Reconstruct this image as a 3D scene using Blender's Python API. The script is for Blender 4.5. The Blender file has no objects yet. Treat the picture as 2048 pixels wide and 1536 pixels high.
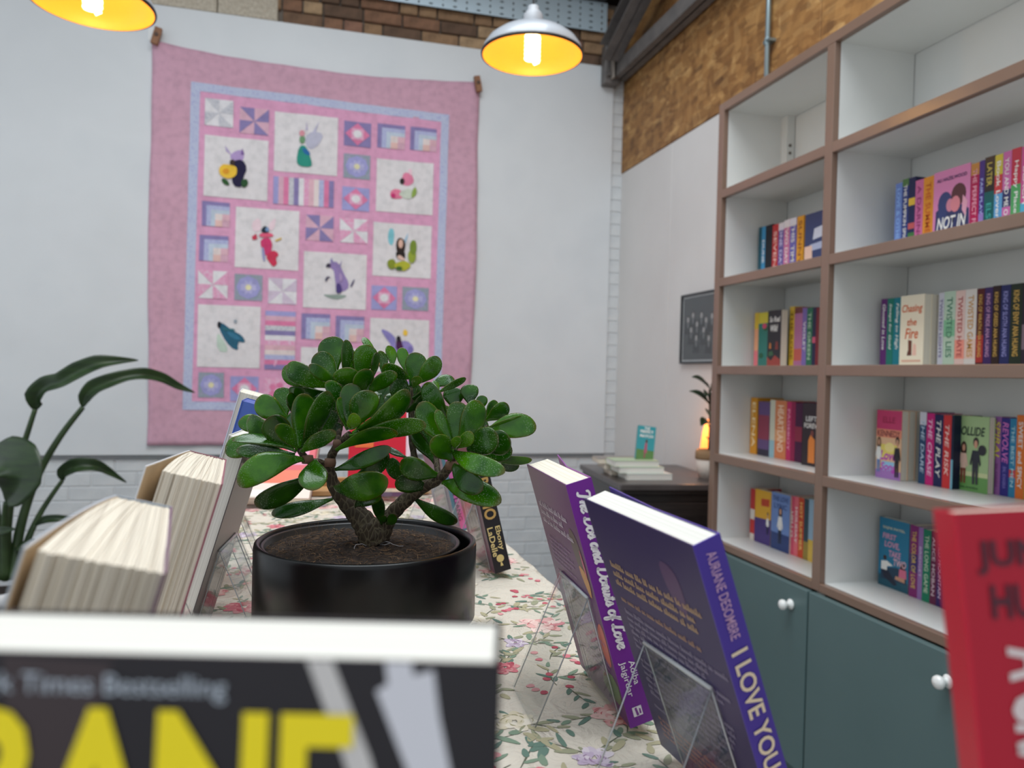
import bpy, bmesh, math, random
from mathutils import Vector, Matrix
random.seed(7)
C = bpy.context.scene.collection
sc = bpy.context.scene
PI = math.pi
# ------------------------------------------------------------------ camera
CZ = 1.32                                   # eye height
FPX = 1514.06; YAW, PITCH, ROLL = [math.radians(a) for a in (15.033, -0.790, 1.4145)]
_F = Vector((math.sin(YAW)*math.cos(PITCH), math.cos(YAW)*math.cos(PITCH), math.sin(PITCH)))
_R = Vector((math.cos(YAW), -math.sin(YAW), 0)); _U = _R.cross(_F)
_X = _R*math.cos(ROLL)+_U*math.sin(ROLL); _Y = -_R*math.sin(ROLL)+_U*math.cos(ROLL)
EYE = Vector((0, 0, CZ))
cam = bpy.data.cameras.new('camera'); camo = bpy.data.objects.new('camera', cam); C.objects.link(camo)
m = Matrix((_X, _Y, -_F)).transposed().to_4x4(); m.translation = EYE; camo.matrix_world = m
cam.sensor_width = 36; cam.lens = FPX/2048*36; cam.clip_start = 0.01; cam.clip_end = 60
cam.dof.use_dof = True; cam.dof.focus_distance = 0.72; cam.dof.aperture_fstop = 8.0
sc.camera = camo
# ------------------------------------------------------------------ light and exposure
w = bpy.data.worlds.new('daylight'); sc.world = w; w.use_nodes = True
w.node_tree.nodes['Background'].inputs[0].default_value = (0.86, 0.93, 1.0, 1)
w.node_tree.nodes['Background'].inputs[1].default_value = 0.86
def area(name, loc, rot, sx, sy, power, col):
    l = bpy.data.lights.new(name, 'AREA'); l.shape = 'RECTANGLE'; l.size = sx; l.size_y = sy; l.energy = power; l.color = col
    o = bpy.data.objects.new(name, l); o.location = loc; o.rotation_euler = rot; C.objects.link(o)
area('skylight', (0.1, 1.2, 4.9), (0, 0, 0), 2.6, 3.0, 145, (0.88, 0.95, 1.0))
vs = sc.view_settings; vs.view_transform = 'Standard'; vs.look = 'None'; vs.gamma = 1.0; vs.use_curve_mapping = False
vs.exposure = 0.0
# ------------------------------------------------------------------ helpers
def at(x, y, d):                            # photo pixel at a forward distance -> point
    return EYE + (_F + _X*((x-1024)/FPX) + _Y*(-(y-768)/FPX))*d
def ray(x, y): return at(x, y, 1)-EYE
def onX(x, y, X): r = ray(x, y); return EYE+r*(X/r.x)
def onY(x, y, Y): r = ray(x, y); return EYE+r*(Y/r.y)
def onZ(x, y, Z): r = ray(x, y); return EYE+r*((Z-CZ)/r.z)
def lin(c): c /= 255.0; return c/12.92 if c <= .04045 else ((c+.055)/1.055)**2.4
def rgb(c): return (lin(c[0]), lin(c[1]), lin(c[2]), 1)
_M = {}
def M(c, rough=.5, spec=.5, metal=0, coat=0):
    k = (tuple(c), rough, spec, metal, coat)
    if k not in _M:
        m = bpy.data.materials.new('paint_%d' % len(_M)); m.use_nodes = True; b = m.node_tree.nodes['Principled BSDF']
        b.inputs['Base Color'].default_value = rgb(c); b.inputs['Roughness'].default_value = rough
        b.inputs['Specular IOR Level'].default_value = spec; b.inputs['Metallic'].default_value = metal
        b.inputs['Coat Weight'].default_value = coat
        _M[k] = m
    return _M[k]
def nodemat(name, fn, rough=.6):
    m = bpy.data.materials.new(name); m.use_nodes = True; nt = m.node_tree; b = nt.nodes['Principled BSDF']; b.inputs['Roughness'].default_value = rough
    fn(nt, b, nt.nodes.new, nt.links.new); return m
def noise_col(name, cols, scale=(1, 1, 1), detail=4, nscale=5, rough=.6, bump=0, bscale=None, coords='Object', bdist=.01):
    def f(nt, b, N, L):
        tc = N('ShaderNodeTexCoord'); mp = N('ShaderNodeMapping'); mp.inputs['Scale'].default_value = scale; L(tc.outputs[coords], mp.inputs['Vector'])
        n = N('ShaderNodeTexNoise'); n.inputs['Scale'].default_value = nscale; n.inputs['Detail'].default_value = detail; L(mp.outputs[0], n.inputs['Vector'])
        r = N('ShaderNodeValToRGB'); L(n.outputs['Fac'], r.inputs['Fac'])
        while len(r.color_ramp.elements) < len(cols): r.color_ramp.elements.new(.5)
        for i, c in enumerate(cols): e = r.color_ramp.elements[i]; e.position = .3+.4*i/max(1, len(cols)-1); e.color = rgb(c)
        L(r.outputs[0], b.inputs['Base Color'])
        if bump:
            n2 = N('ShaderNodeTexNoise'); n2.inputs['Scale'].default_value = bscale or nscale; n2.inputs['Detail'].default_value = 6; L(mp.outputs[0], n2.inputs['Vector'])
            bp = N('ShaderNodeBump'); bp.inputs['Strength'].default_value = bump; bp.inputs['Distance'].default_value = bdist; L(n2.outputs['Fac'], bp.inputs['Height']); L(bp.outputs[0], b.inputs['Normal'])
    return nodemat(name, f, rough)
class MB:
    def __init__(s): s.v = []; s.f = []; s.m = []; s.mats = []
    def mi(s, mat):
        if mat not in s.mats: s.mats.append(mat)
        return s.mats.index(mat)
    def face(s, pts, mat):
        n = len(s.v); s.v += [tuple(p) for p in pts]; s.f.append(tuple(range(n, n+len(pts)))); s.m.append(s.mi(mat))
    def box(s, x0, x1, y0, y1, z0, z1, mat, mx=None):
        n = len(s.v); P = [(x, y, z) for z in (z0, z1) for y in (y0, y1) for x in (x0, x1)]
        s.v += [tuple(mx@Vector(p)) if mx else p for p in P]
        for q in ((0, 2, 3, 1), (4, 5, 7, 6), (0, 1, 5, 4), (2, 6, 7, 3), (0, 4, 6, 2), (1, 3, 7, 5)): s.f.append(tuple(n+i for i in q)); s.m.append(s.mi(mat))
    def prism(s, pts, d, mat):              # pts: ring of Vectors, extruded by vector d
        n = len(s.v); k = len(pts); s.v += [tuple(p) for p in pts]+[tuple(Vector(p)+d) for p in pts]
        s.f.append(tuple(range(n))[0:0] or tuple(n+i for i in range(k))[::-1]); s.f.append(tuple(n+k+i for i in range(k)))
        for i in range(k): j = (i+1) % k; s.f.append((n+i, n+j, n+k+j, n+k+i))
        s.m += [s.mi(mat)]*(k+2)
    def tube(s, pts, rad, mat, seg=10, cap=True):
        pts = [Vector(p) for p in pts]; n0 = len(s.v); k = len(pts); rad = rad if isinstance(rad, (list, tuple)) else [rad]*k
        up = None
        for i, p in enumerate(pts):
            t = (pts[min(i+1, k-1)]-pts[max(i-1, 0)]).normalized()
            if up is None: up = t.orthogonal().normalized()
            up = (up-t*up.dot(t)).normalized(); sd = t.cross(up)
            for j in range(seg): a = 2*PI*j/seg; s.v.append(tuple(p+(up*math.cos(a)+sd*math.sin(a))*rad[i]))
        mi = s.mi(mat)
        for i in range(k-1):
            for j in range(seg): a = n0+i*seg+j; b = n0+i*seg+(j+1) % seg; s.f.append((a, b, b+seg, a+seg)); s.m.append(mi)
        if cap: s.f.append(tuple(n0+j for j in range(seg))[::-1]); s.f.append(tuple(n0+(k-1)*seg+j for j in range(seg))); s.m += [mi, mi]
    def lathe(s, prof, mat, seg=48, c=(0, 0, 0)):
        n0 = len(s.v); k = len(prof)
        for r, z in prof:
            for j in range(seg): a = 2*PI*j/seg; s.v.append((c[0]+r*math.cos(a), c[1]+r*math.sin(a), c[2]+z))
        mi = s.mi(mat)
        for i in range(k-1):
            for j in range(seg): a = n0+i*seg+j; b = n0+i*seg+(j+1) % seg; s.f.append((a, b, b+seg, a+seg)); s.m.append(mi)
    def mesh(s, name, smooth=False):
        me = bpy.data.meshes.new(name); me.from_pydata(s.v, [], s.f); me.update()
        for mt in s.mats: me.materials.append(mt)
        me.polygons.foreach_set('material_index', s.m)
        if smooth: me.polygons.foreach_set('use_smooth', [True]*len(s.f))
        return me
    def build(s, name, parent=None, smooth=False): return link(name, s.mesh(name, smooth), parent)
def link(name, me, parent=None):
    o = bpy.data.objects.new(name, me); C.objects.link(o)
    if parent: o.parent = parent
    return o
def tag(o, label=None, cat=None, group=None, kind=None):
    for k, v in (('label', label), ('category', cat), ('group', group), ('kind', kind)):
        if v: o[k] = v
    return o
def empty(name, loc, label, cat, group=None, rz=0):
    o = bpy.data.objects.new(name, None); o.empty_display_size = .05; C.objects.link(o); o.location = loc; o.rotation_euler = (0, 0, rz); return tag(o, label, cat, group)
def bevel(o, wd, seg=2):
    md = o.modifiers.new('bevel', 'BEVEL'); md.width = wd; md.segments = seg; md.limit_method = 'ANGLE'; return o
def autosmooth(o):
    o.data.polygons.foreach_set('use_smooth', [True]*len(o.data.polygons)); return o
_T = {}
def textmesh(s, shear=0, bold=0):
    k = (s, shear, bold)
    if k not in _T:
        cu = bpy.data.curves.new('lettering', 'FONT'); cu.body = s; cu.shear = shear; cu.offset = bold; cu.size = 1; cu.resolution_u = 3; cu.fill_mode = 'FRONT'; cu.align_x = 'LEFT'
        o = bpy.data.objects.new('lettering', cu); C.objects.link(o)
        me = bpy.data.meshes.new_from_object(o.evaluated_get(bpy.context.evaluated_depsgraph_get()))
        C.objects.unlink(o); bpy.data.objects.remove(o); bpy.data.curves.remove(cu)
        xs = [v.co.x for v in me.vertices]; ys = [v.co.y for v in me.vertices]
        _T[k] = (me, min(xs), max(xs), min(ys), max(ys))
    return _T[k]
def put_text(parent, s, c, xd, yd, length, height, mat, shear=0, bold=0, name='lettering', lift=.0004):
    """flat print: text centred at c in the parent's frame, running along xd with its upright along yd"""
    me0, a, b, lo, hi = textmesh(s, shear, bold)
    me = me0.copy(); me.materials.clear(); me.materials.append(mat)
    xd = Vector(xd).normalized(); yd = Vector(yd).normalized(); n = xd.cross(yd); c = Vector(c)+n*lift
    sx = length/(b-a); sy = height/(hi-lo)
    if sx > sy*1.9: sx = sy*1.9
    for v in me.vertices: v.co = c+xd*((v.co.x-(a+b)/2)*sx)+yd*((v.co.y-(lo+hi)/2)*sy)
    return link(name, me, parent)
def words(parent, c, xd, yd, W, lines, lh, mat, name='blurb_lettering', fill=(.75, 1), xh=.45):
    """printed lines too small to read: rows of letter-like strokes"""
    mb = MB(); xd = Vector(xd).normalized(); yd = Vector(yd).normalized(); n = xd.cross(yd); c = Vector(c)+n*.0004
    for l in range(lines):
        if lines > 8 and l % 7 == 6: continue
        y = -l*lh; x = 0; end = W*random.uniform(*fill)
        while x < end:
            for k in range(random.randint(2, 7)):
                h = lh*random.choice((xh, xh, xh, xh*1.5)); q = lh*.16
                mb.face([c+xd*x+yd*y, c+xd*(x+q)+yd*y, c+xd*(x+q)+yd*(y+h), c+xd*x+yd*(y+h)], mat)
                mb.face([c+xd*(x+q)+yd*y, c+xd*(x+q*1.9)+yd*y, c+xd*(x+q*1.9)+yd*(y+lh*.13), c+xd*(x+q)+yd*(y+lh*.13)], mat)
                x += lh*.40
            x += lh*.3
    return mb.build(name, parent)
_SC = {'T': (1.5, [(.1, 1.5), (.0, 1.8), (.4, 2), (1.2, 1.85), (1.7, 2)], [(1, 1.9), (.85, 1), (.7, .2), (.4, 0), (.15, .2)]), 'h': (1.05, [(0, .3), (.35, 1.3), (.5, 2), (.3, 2), (.2, 1), (.15, 0)], [(.15, .4), (.5, 1), (.75, .9), (.7, .3), (.85, 0), (1.1, .3)]),
 'e': (.8, [(0, .35), (.45, .6), (.6, .9), (.35, 1), (.12, .6), (.2, .1), (.5, 0), (.85, .3)]), 'D': (1.65, [(.5, 1.8), (.4, .8), (.3, .1), (.1, .2), (.4, .1), (.9, 0), (1.4, .5), (1.5, 1.3), (1, 1.95), (.3, 1.9), (0, 1.6)]),
 'o': (.95, [(.45, 1), (.12, .8), (.1, .25), (.4, 0), (.75, .3), (.7, .8), (.45, 1), (.7, .85), (1, .9)]), 's': (.85, [(0, .25), (.35, .9), (.45, 1.05), (.5, .8), (.65, .4), (.45, .02), (.1, .1)], [(.45, .02), (.9, .3)]),
 'a': (1.1, [(.75, .85), (.45, 1), (.12, .7), (.15, .15), (.45, .05), (.75, .6), (.8, 1), (.75, .3), (.9, 0), (1.15, .3)]), 'n': (1, [(0, .4), (.15, 1), (.15, 0)], [(.15, .5), (.45, 1), (.7, .9), (.65, .3), (.8, 0), (1.05, .3)]),
 'd': (1.1, [(.75, .85), (.45, 1), (.12, .7), (.15, .15), (.45, .05), (.75, .6), (.95, 2)], [(.95, 2), (.8, .8), (.78, .2), (.95, 0), (1.15, .3)]), 'u': (1.05, [(0, .6), (.15, 1), (.15, .3), (.35, 0), (.6, .3), (.75, 1)], [(.75, 1), (.7, .3), (.85, 0), (1.1, .3)]),
 't': (.65, [(0, .4), (.3, 1.2), (.4, 1.7), (.25, .5), (.35, 0), (.7, .3)], [(0, 1.2), (.65, 1.25)]), 'f': (.7, [(0, .3), (.4, 1.2), (.6, 1.9), (.4, 2), (.25, 1), (.15, -.6), (.3, -.9), (.4, -.5), (.3, .2), (.7, .35)]),
 'L': (1.25, [(.9, 1.6), (1.1, 1.9), (.8, 2), (.55, 1.5), (.45, .6), (.2, .05), (0, .2), (.3, .2), (.8, -.05), (1.3, .2)]), 'v': (.95, [(0, .7), (.15, 1), (.3, .2), (.45, .05), (.75, .6), (.75, 1), (1, .85)]), ' ': (.6,)}
def script_text(parent, s, c, xd, yd, length, height, mat, name='script_lettering'):
    """flat print in a joined-up hand: ribbons along smoothed pen strokes"""
    strokes = []; x = 0
    for ch in s:
        g = _SC[ch]
        for st in g[1:]: strokes.append([(x+px+.22*py, py) for px, py in st])
        x += g[0]
    sx = length/x; sy = height/2.9; xd, yd = Vector(xd), Vector(yd); n = xd.cross(yd); c = Vector(c); mb = MB(); hw = height*.066
    for si, st in enumerate(strokes):
        P = [Vector((px*sx-length/2, (py-.55)*sy, 0)) for px, py in st]; Q = []; m_ = len(P)
        for i in range(m_-1):
            p0, p1, p2, p3 = P[max(i-1, 0)], P[i], P[i+1], P[min(i+2, m_-1)]
            for k in range(5): t = k/5; Q.append(.5*((2*p1)+(p2-p0)*t+(2*p0-5*p1+4*p2-p3)*t*t+(3*p1-p0-3*p2+p3)*t**3))
        Q.append(P[-1]); L_, R_ = [], []
        for i, p in enumerate(Q):
            d = (Q[min(i+1, len(Q)-1)]-Q[max(i-1, 0)]).normalized(); w = hw*(1.2 if d.y < -.3 else .95); q = Vector((-d.y, d.x, 0))*w; L_.append(p+q); R_.append(p-q)
        W3 = lambda p: c+xd*p.x+yd*p.y+n*(.0004+.00001*(si % 5))
        for i in range(len(Q)-1): mb.face([W3(R_[i]), W3(R_[i+1]), W3(L_[i+1]), W3(L_[i])], mat)
    return mb.build(name, parent)
def blob(cx, cy, rx, ry, n=12, wob=0, a0=0):
    return [(cx+rx*(1+random.uniform(-wob, wob))*math.cos(a0+2*PI*i/n), cy+ry*(1+random.uniform(-wob, wob))*math.sin(a0+2*PI*i/n)) for i in range(n)]
# ------------------------------------------------------------------ materials
WHITE_BOARD = noise_col('white_board_paint', [(206, 209, 211), (214, 216, 217), (209, 211, 212)], nscale=1.6, rough=.45, bump=.05, bscale=14)
WHITE_BRICK = noise_col('white_brick_paint', [(196, 199, 201), (212, 214, 214)], nscale=9, rough=.55, bump=.35, bscale=40, bdist=.006)
PANEL = noise_col('warm_white_panel', [(208, 203, 199), (216, 212, 208)], nscale=2, rough=.5, bump=.03, bscale=20)
SHELF_WHITE = noise_col('shelf_white_paint', [(214, 214, 210), (222, 222, 218)], nscale=3, rough=.38)
TAUPE = noise_col('taupe_gloss_paint', [(128, 103, 88), (136, 110, 95)], nscale=4, rough=.26, bump=.04, bscale=30)
TEAL = noise_col('teal_door_paint', [(84, 106, 106), (89, 111, 111)], nscale=3, rough=.38)
TEAL_EDGE = M((110, 144, 146), .4)
CREAM = M((238, 231, 214), .8)
def pages_mat(name, a, b, axis=0, sc_=2600):
    def f(nt, bs, N, L):
        tc = N('ShaderNodeTexCoord'); mp = N('ShaderNodeMapping'); s = [3, 3, 3]; s[axis] = sc_; mp.inputs['Scale'].default_value = s; L(tc.outputs['Object'], mp.inputs['Vector'])
        n = N('ShaderNodeTexNoise'); n.inputs['Scale'].default_value = 1; n.inputs['Detail'].default_value = 2; L(mp.outputs[0], n.inputs['Vector'])
        r = N('ShaderNodeValToRGB'); r.color_ramp.elements[0].position = .35; r.color_ramp.elements[1].position = .6; r.color_ramp.elements[0].color = rgb(a); r.color_ramp.elements[1].color = rgb(b); L(n.outputs['Fac'], r.inputs['Fac']); L(r.outputs[0], bs.inputs['Base Color'])
    return nodemat(name, f, .85)
PAGES = pages_mat('cream_pages', (216, 206, 186), (238, 231, 214))
PAGES_W = pages_mat('white_pages', (212, 208, 198), (230, 227, 218))
PAGES_G = pages_mat('tan_pages', (204, 192, 174), (236, 225, 206), sc_=1500)
def glassy(name='clear_acrylic'):
    m = bpy.data.materials.new(name); m.use_nodes = True; nt = m.node_tree; N, L = nt.nodes.new, nt.links.new; nt.nodes.remove(nt.nodes['Principled BSDF'])
    t = N('ShaderNodeBsdfTransparent'); t.inputs[0].default_value = (.955, .965, .965, 1); g = N('ShaderNodeBsdfGlossy'); g.inputs['Roughness'].default_value = .03
    lw = N('ShaderNodeLayerWeight'); lw.inputs[0].default_value = .5; pw = N('ShaderNodeMath'); pw.operation = 'POWER'; pw.inputs[1].default_value = 4; L(lw.outputs['Facing'], pw.inputs[0]); fr = N('ShaderNodeMath'); fr.operation = 'MULTIPLY_ADD'; fr.inputs[1].default_value = .45; fr.inputs[2].default_value = .035; L(pw.outputs[0], fr.inputs[0]); mx = N('ShaderNodeMixShader'); L(fr.outputs[0], mx.inputs[0]); L(t.outputs[0], mx.inputs[1]); L(g.outputs[0], mx.inputs[2]); L(mx.outputs[0], nt.nodes['Material Output'].inputs[0]); return m
ACRYLIC = glassy(); EDGE_GLINT = M((206, 210, 212), .2)  # whitish edge colour stands in for highlights on the acrylic
def osb():
    def f(nt, b, N, L):
        tc = N('ShaderNodeTexCoord'); last = None
        for i, (s, rot) in enumerate((((1, 6, 20), .3), ((1, 18, 7), -.7), ((1, 10, 24), 1.2))):
            mp = N('ShaderNodeMapping'); mp.inputs['Rotation'].default_value = (rot, 0, 0); mp.inputs['Scale'].default_value = s; L(tc.outputs['Object'], mp.inputs['Vector'])
            nz = N('ShaderNodeTexNoise'); nz.inputs['Scale'].default_value = 4; L(tc.outputs['Object'], nz.inputs['Vector'])
            mx = N('ShaderNodeMixRGB'); mx.blend_type = 'ADD'; mx.inputs[0].default_value = .8; L(mp.outputs[0], mx.inputs[1]); L(nz.outputs['Color'], mx.inputs[2])
            v = N('ShaderNodeTexVoronoi'); v.inputs['Scale'].default_value = 1.5; L(mx.outputs[0], v.inputs['Vector'])
            r = N('ShaderNodeValToRGB'); L(v.outputs['Color'], r.inputs['Fac']); e = r.color_ramp.elements
            e[0].color = rgb((78, 50, 24)); e[1].color = rgb((214, 172, 112)); m2 = e.new(.42); m2.color = rgb((138, 94, 48)); m3 = e.new(.7); m3.color = rgb((166, 120, 66))
            if last is None: last = r.outputs[0]
            else:
                k = N('ShaderNodeMixRGB'); k.inputs[0].default_value = .42; L(last, k.inputs[1]); L(r.outputs[0], k.inputs[2]); last = k.outputs[0]
        L(last, b.inputs['Base Color'])
    return nodemat('osb_strand_board', f, .6)
OSB = osb()
STEEL = noise_col('grey_painted_steel', [(92, 88, 86), (112, 106, 102)], nscale=14, rough=.5)
GALV = M((150, 165, 168), .35, metal=.8)
DARKWOOD = noise_col('black_stained_wood', [(26, 21, 19), (44, 36, 33)], scale=(2, 30, 30), nscale=2, rough=.32)
BROWN_PEG = noise_col('brown_wood_peg', [(120, 76, 44), (150, 100, 62)], scale=(30, 4, 4), nscale=3, rough=.5)
TAN_WOOD = noise_col('tan_pine', [(176, 130, 80), (200, 156, 104)], scale=(3, 40, 40), nscale=2, rough=.5)
# ================================================================== STRUCTURE
XW = 1.8626; YB = 4.40; TZ = CZ-.272
def z(r): return CZ+r
def struct(name, mb, label, cat, smooth=False): return tag(mb.build(name, None, smooth), label, cat, kind='structure')
mb = MB(); mb.box(-4.0, 2.2, -2.5, 4.7, -.08, 0, M((120, 118, 114), .6)); struct('floor', mb, 'grey concrete shop floor hidden below the table', 'floor')
mb = MB(); mb.box(-4.0, 2.2, YB+.0255, YB+.2, 0, z(-.46), WHITE_BRICK); mb.box(1.75, 2.2, YB+.0195, YB+.2, z(-.455), 3.14, WHITE_BRICK); mb.box(-4.0, 1.76, YB+.028, YB+.2, z(-.47), 3.14, WHITE_BRICK); mb.box(-4.0, 2.2, YB+.028, YB+.2, 3.142, 3.62, M((120, 110, 100), .9))
WALLB = struct('wall_back', mb, 'white boarded end wall with bare brick along its top', 'wall')
mb = MB(); mb.box(-4.0, 1.788, YB, YB+.018, z(-.484), z(1.9088), WHITE_BOARD); tag(bevel(mb.build('wall_board', WALLB), .003), 'large smooth white painted board')
mb = MB(); mb.box(-4.0, 1.788, YB+.006, YB+.026, z(-.50), z(-.4845), M((120, 122, 124), .8)); mb.build('painted_shadow_gap', WALLB)  # grey strip colours in the shadow gap under the board's lower edge
def box_me(name, sx, sy, sz, mat, bv, n=1):
    bm = bmesh.new(); bmesh.ops.create_cube(bm, size=1)
    for v in bm.verts: v.co = (v.co.x*sx, v.co.y*sy, v.co.z*sz)
    if bv: bmesh.ops.bevel(bm, geom=bm.edges[:], offset=bv, segments=n, affect='EDGES')
    me = bpy.data.meshes.new(name); bm.to_mesh(me); bm.free(); me.materials.append(mat); return me
# white painted bricks below the boards
wb = [box_me('brick', .213, .03, .0715, WHITE_BRICK, .004) for i in range(3)]; wh = box_me('brick', .134, .03, .0745, WHITE_BRICK, .003)
row = 0; zz = z(-.50)-.038
while zz > .12:
    x = -2.40+(.1075 if row % 2 else 0)
    while x < 1.80:
        o = link('brick', random.choice(wb), WALLB); o.location = (x, YB+.036+random.uniform(-.0015, .0015), zz); o.rotation_euler = (0, random.uniform(-.004, .004), 0); x += .2175
    row += 1; zz -= .0755
for i in range(32):                         # toothed white bricks beside the right-hand corner
    o = link('brick', wh if i % 2 else wb[0], WALLB); o.location = (XW-(.012 if i % 2 else .045), YB+.030, z(-.45)+i*.0755)
# bare bricks along the top
bc = [(142, 112, 84), (114, 88, 68), (150, 120, 90), (100, 78, 62), (166, 138, 106), (130, 96, 74), (136, 100, 82)]
bm_ = [noise_col('brown_brick', [tuple(int(k*.86) for k in c), c, tuple(min(255, int(k*1.1)) for k in c)], nscale=22, rough=.9, bump=.5, bscale=60, bdist=.005) for c in bc]
bl = [box_me('brick', .212, .04, .066, m_, .005) for m_ in bm_]; bs = [box_me('brick', .101, .04, .066, m_, .005) for m_ in bm_]
for r_ in range(5):
    x = -.62 if r_ < 2 else -.75
    x += (.11 if r_ % 2 else 0)
    while x < XW:
        hd = random.random() < .35; L_ = .101 if hd else .212
        if x+L_ > XW+.05: break
        if not (r_ < 1 and x < -.2):
            o = link('brick', random.choice(bs if hd else bl), WALLB); o.location = (x+L_/2, YB+.022+random.uniform(-.004, .004), z(1.9088)+.028+r_*.0745)
        x += L_+.009
for x0, x1 in ((-.86, -.52), (-.515, -.205)):
    mb = MB(); mb.box(x0, x1, YB+.001, YB+.05, z(1.91), z(2.14), noise_col('roughcast', [(176, 164, 146), (206, 196, 178)], nscale=60, rough=.95, bump=.9, bscale=70)); bevel(mb.build('block', WALLB), .006)
# right wall: white boards below, strand boards above
mb = MB(); mb.box(XW+.014, XW+.12, -2.5, 4.7, 0, 4.6, M((150, 145, 140), .8)); WALLR = struct('wall_right', mb, 'side wall of white boards with raw strand board above', 'wall')
ZO = z(1.265)
for y0, y1 in ((3.732, YB+.02), (2.512, 3.728), (1.292, 2.508), (.07, 1.288)):
    mb = MB(); mb.box(XW, XW+.013, y0, y1, .0, ZO-.002, PANEL); bevel(mb.build('wall_board', WALLR), .0025)
def roof(y): return 3.70+(YB-y)*.32
for y0, y1 in ((3.732, YB+.02), (2.512, 3.728), (1.292, 2.508), (.07, 1.288)):
    mb = MB(); mb.prism([Vector((XW-.004, y0, ZO)), Vector((XW-.004, y1, ZO)), Vector((XW-.004, y1, roof(y1)-.22)), Vector((XW-.004, y0, roof(y0)-.02))], Vector((.017, 0, 0)), OSB); tag(bevel(mb.build('strand_board', WALLR), .0025), 'raw golden strand board')
mb = MB(); DW = noise_col('dark_roof_boards', [(40, 30, 26), (64, 48, 40)], scale=(2, 14, 2), nscale=3, rough=.8)
mb.prism([Vector((-2.6, YB+.2, roof(YB+.2))), Vector((2.1, YB+.2, roof(YB+.2))), Vector((2.1, 3.0, roof(3.0))), Vector((-2.6, 3.0, roof(3.0)))], Vector((0, 0, .08)), DW)
CEIL = struct('ceiling', mb, 'dark boarded roof slope above the brick', 'ceiling')
for yy in (4.28, 3.85, 3.4):
    mb = MB(); mb.box(-2.6, XW-.02, yy-.03, yy+.03, roof(yy)-.10, roof(yy)+.01, DW); mb.build('purlin', CEIL)
# perforated metal strip under the roof
PF = nodemat('pale_galvanised_sheet', lambda nt, b, N, L: (setattr(b.inputs['Base Color'], 'default_value', rgb((186, 204, 214))), setattr(b.inputs['Metallic'], 'default_value', .25)), .4)
mb = MB(); px = -.80; k = 0
while px < 1.66:
    for j in range(5):
        z0 = z(2.10)+j*.036; cx, cz = px+.035, z0+.018; hw, hh = (.016, .0055) if k % 2 == 0 else (.006, .010)
        Q = [(px, z0), (px+.07, z0), (px+.07, z0+.036), (px, z0+.036)]; H = [(cx-hw, cz), (cx, cz-hh), (cx+hw, cz), (cx, cz+hh)]
        P3 = lambda p: (p[0], YB-.03, p[1]); Hd = lambda p: (p[0], YB-.024, p[1])
        mid = [((Q[i][0]+Q[(i+1) % 4][0])/2, (Q[i][1]+Q[(i+1) % 4][1])/2) for i in range(4)]
        O = [mid[3], Q[0], mid[0], Q[1], mid[1], Q[2], mid[2], Q[3]]
        for i in range(4):
            h0, h1 = H[i], H[(i+1) % 4]; a, b_, c_ = O[2*i], O[(2*i+1)], O[(2*i+2) % 8]
            mb.face([P3(a), P3(b_), P3(c_), P3(h1), P3(h0)], PF); mb.face([P3(h0), P3(h1), Hd(h1), Hd(h0)], M((60, 66, 70), .6))
    px += .07; k += 1
mb.box(-.80, 1.68, YB-.022, YB-.018, z(2.10), z(2.28), M((44, 46, 48), .7))
struct('trim_1', mb, 'pale perforated metal strip under the dark roof', 'metal strip')
mb = MB(); mb.box(-2.6, 1.70, YB-.09, YB-.01, z(2.282), z(2.36), M((52, 50, 50), .55)); struct('trim_2', mb, 'dark steel wall plate above the perforated strip', 'beam')
# steel roof truss against the side wall
def ibar(mb, a, b, wd, ht, up, mat):
    a, b = Vector(a), Vector(b); t = (b-a).normalized(); s = t.cross(Vector(up)).normalized(); u = s.cross(t)
    for (s0, s1, u0, u1) in ((-wd/2, wd/2, ht/2-.008, ht/2), (-wd/2, wd/2, -ht/2, -ht/2+.008), (-.004, .004, -ht/2, ht/2)):
        n = len(mb.v)
        mb.prism([a+s*s0+u*u0, a+s*s1+u*u0, a+s*s1+u*u1, a+s*s0+u*u1], b-a, mat)
tr = empty('roof_truss', (1.76, 4.3, z(1.84)), 'grey steel roof truss at the corner with tie bar and rafter', 'beam')
mb = MB(); a, b = onX(1226, 92, 1.70), onX(1275, -6, 1.70); d = (b-a); ibar(mb, a-d*.15, a+d*3.2, .11, .12, (0, 0, 1), STEEL); o = mb.build('rafter', tr); o.matrix_parent_inverse = Matrix.Translation(-tr.location)
mb = MB(); a, b = Vector((1.80, 4.36, z(1.855))), Vector((1.80, 2.2, z(1.855))); ibar(mb, a, b, .085, .085, (0, 0, 1), STEEL); mb.prism([a+Vector((-.042, 0, -.042)), a+Vector((.0, 0, -.042)), a+Vector((0, 0, .042)), a+Vector((-.042, 0, .042))], b-a, STEEL); o = mb.build('tie_bar', tr); o.matrix_parent_inverse = Matrix.Translation(-tr.location)
mb = MB(); mb.box(1.70, 1.80, 4.33, 4.40, z(1.78), z(2.02), STEEL); mb.box(1.735, 1.75, 4.29, 4.33, z(1.80), z(2.0), M((150, 140, 130), .5)); o = bevel(mb.build('end_plate', tr), .006); o.matrix_parent_inverse = Matrix.Translation(-tr.location)
for kz in (1.83, 1.97):
    mb = MB(); mb.tube([(1.72, 4.33, z(kz)), (1.72, 4.305, z(kz))], .013, STEEL, 6); o = mb.build('bolt', tr); o.matrix_parent_inverse = Matrix.Translation(-tr.location)
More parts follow.
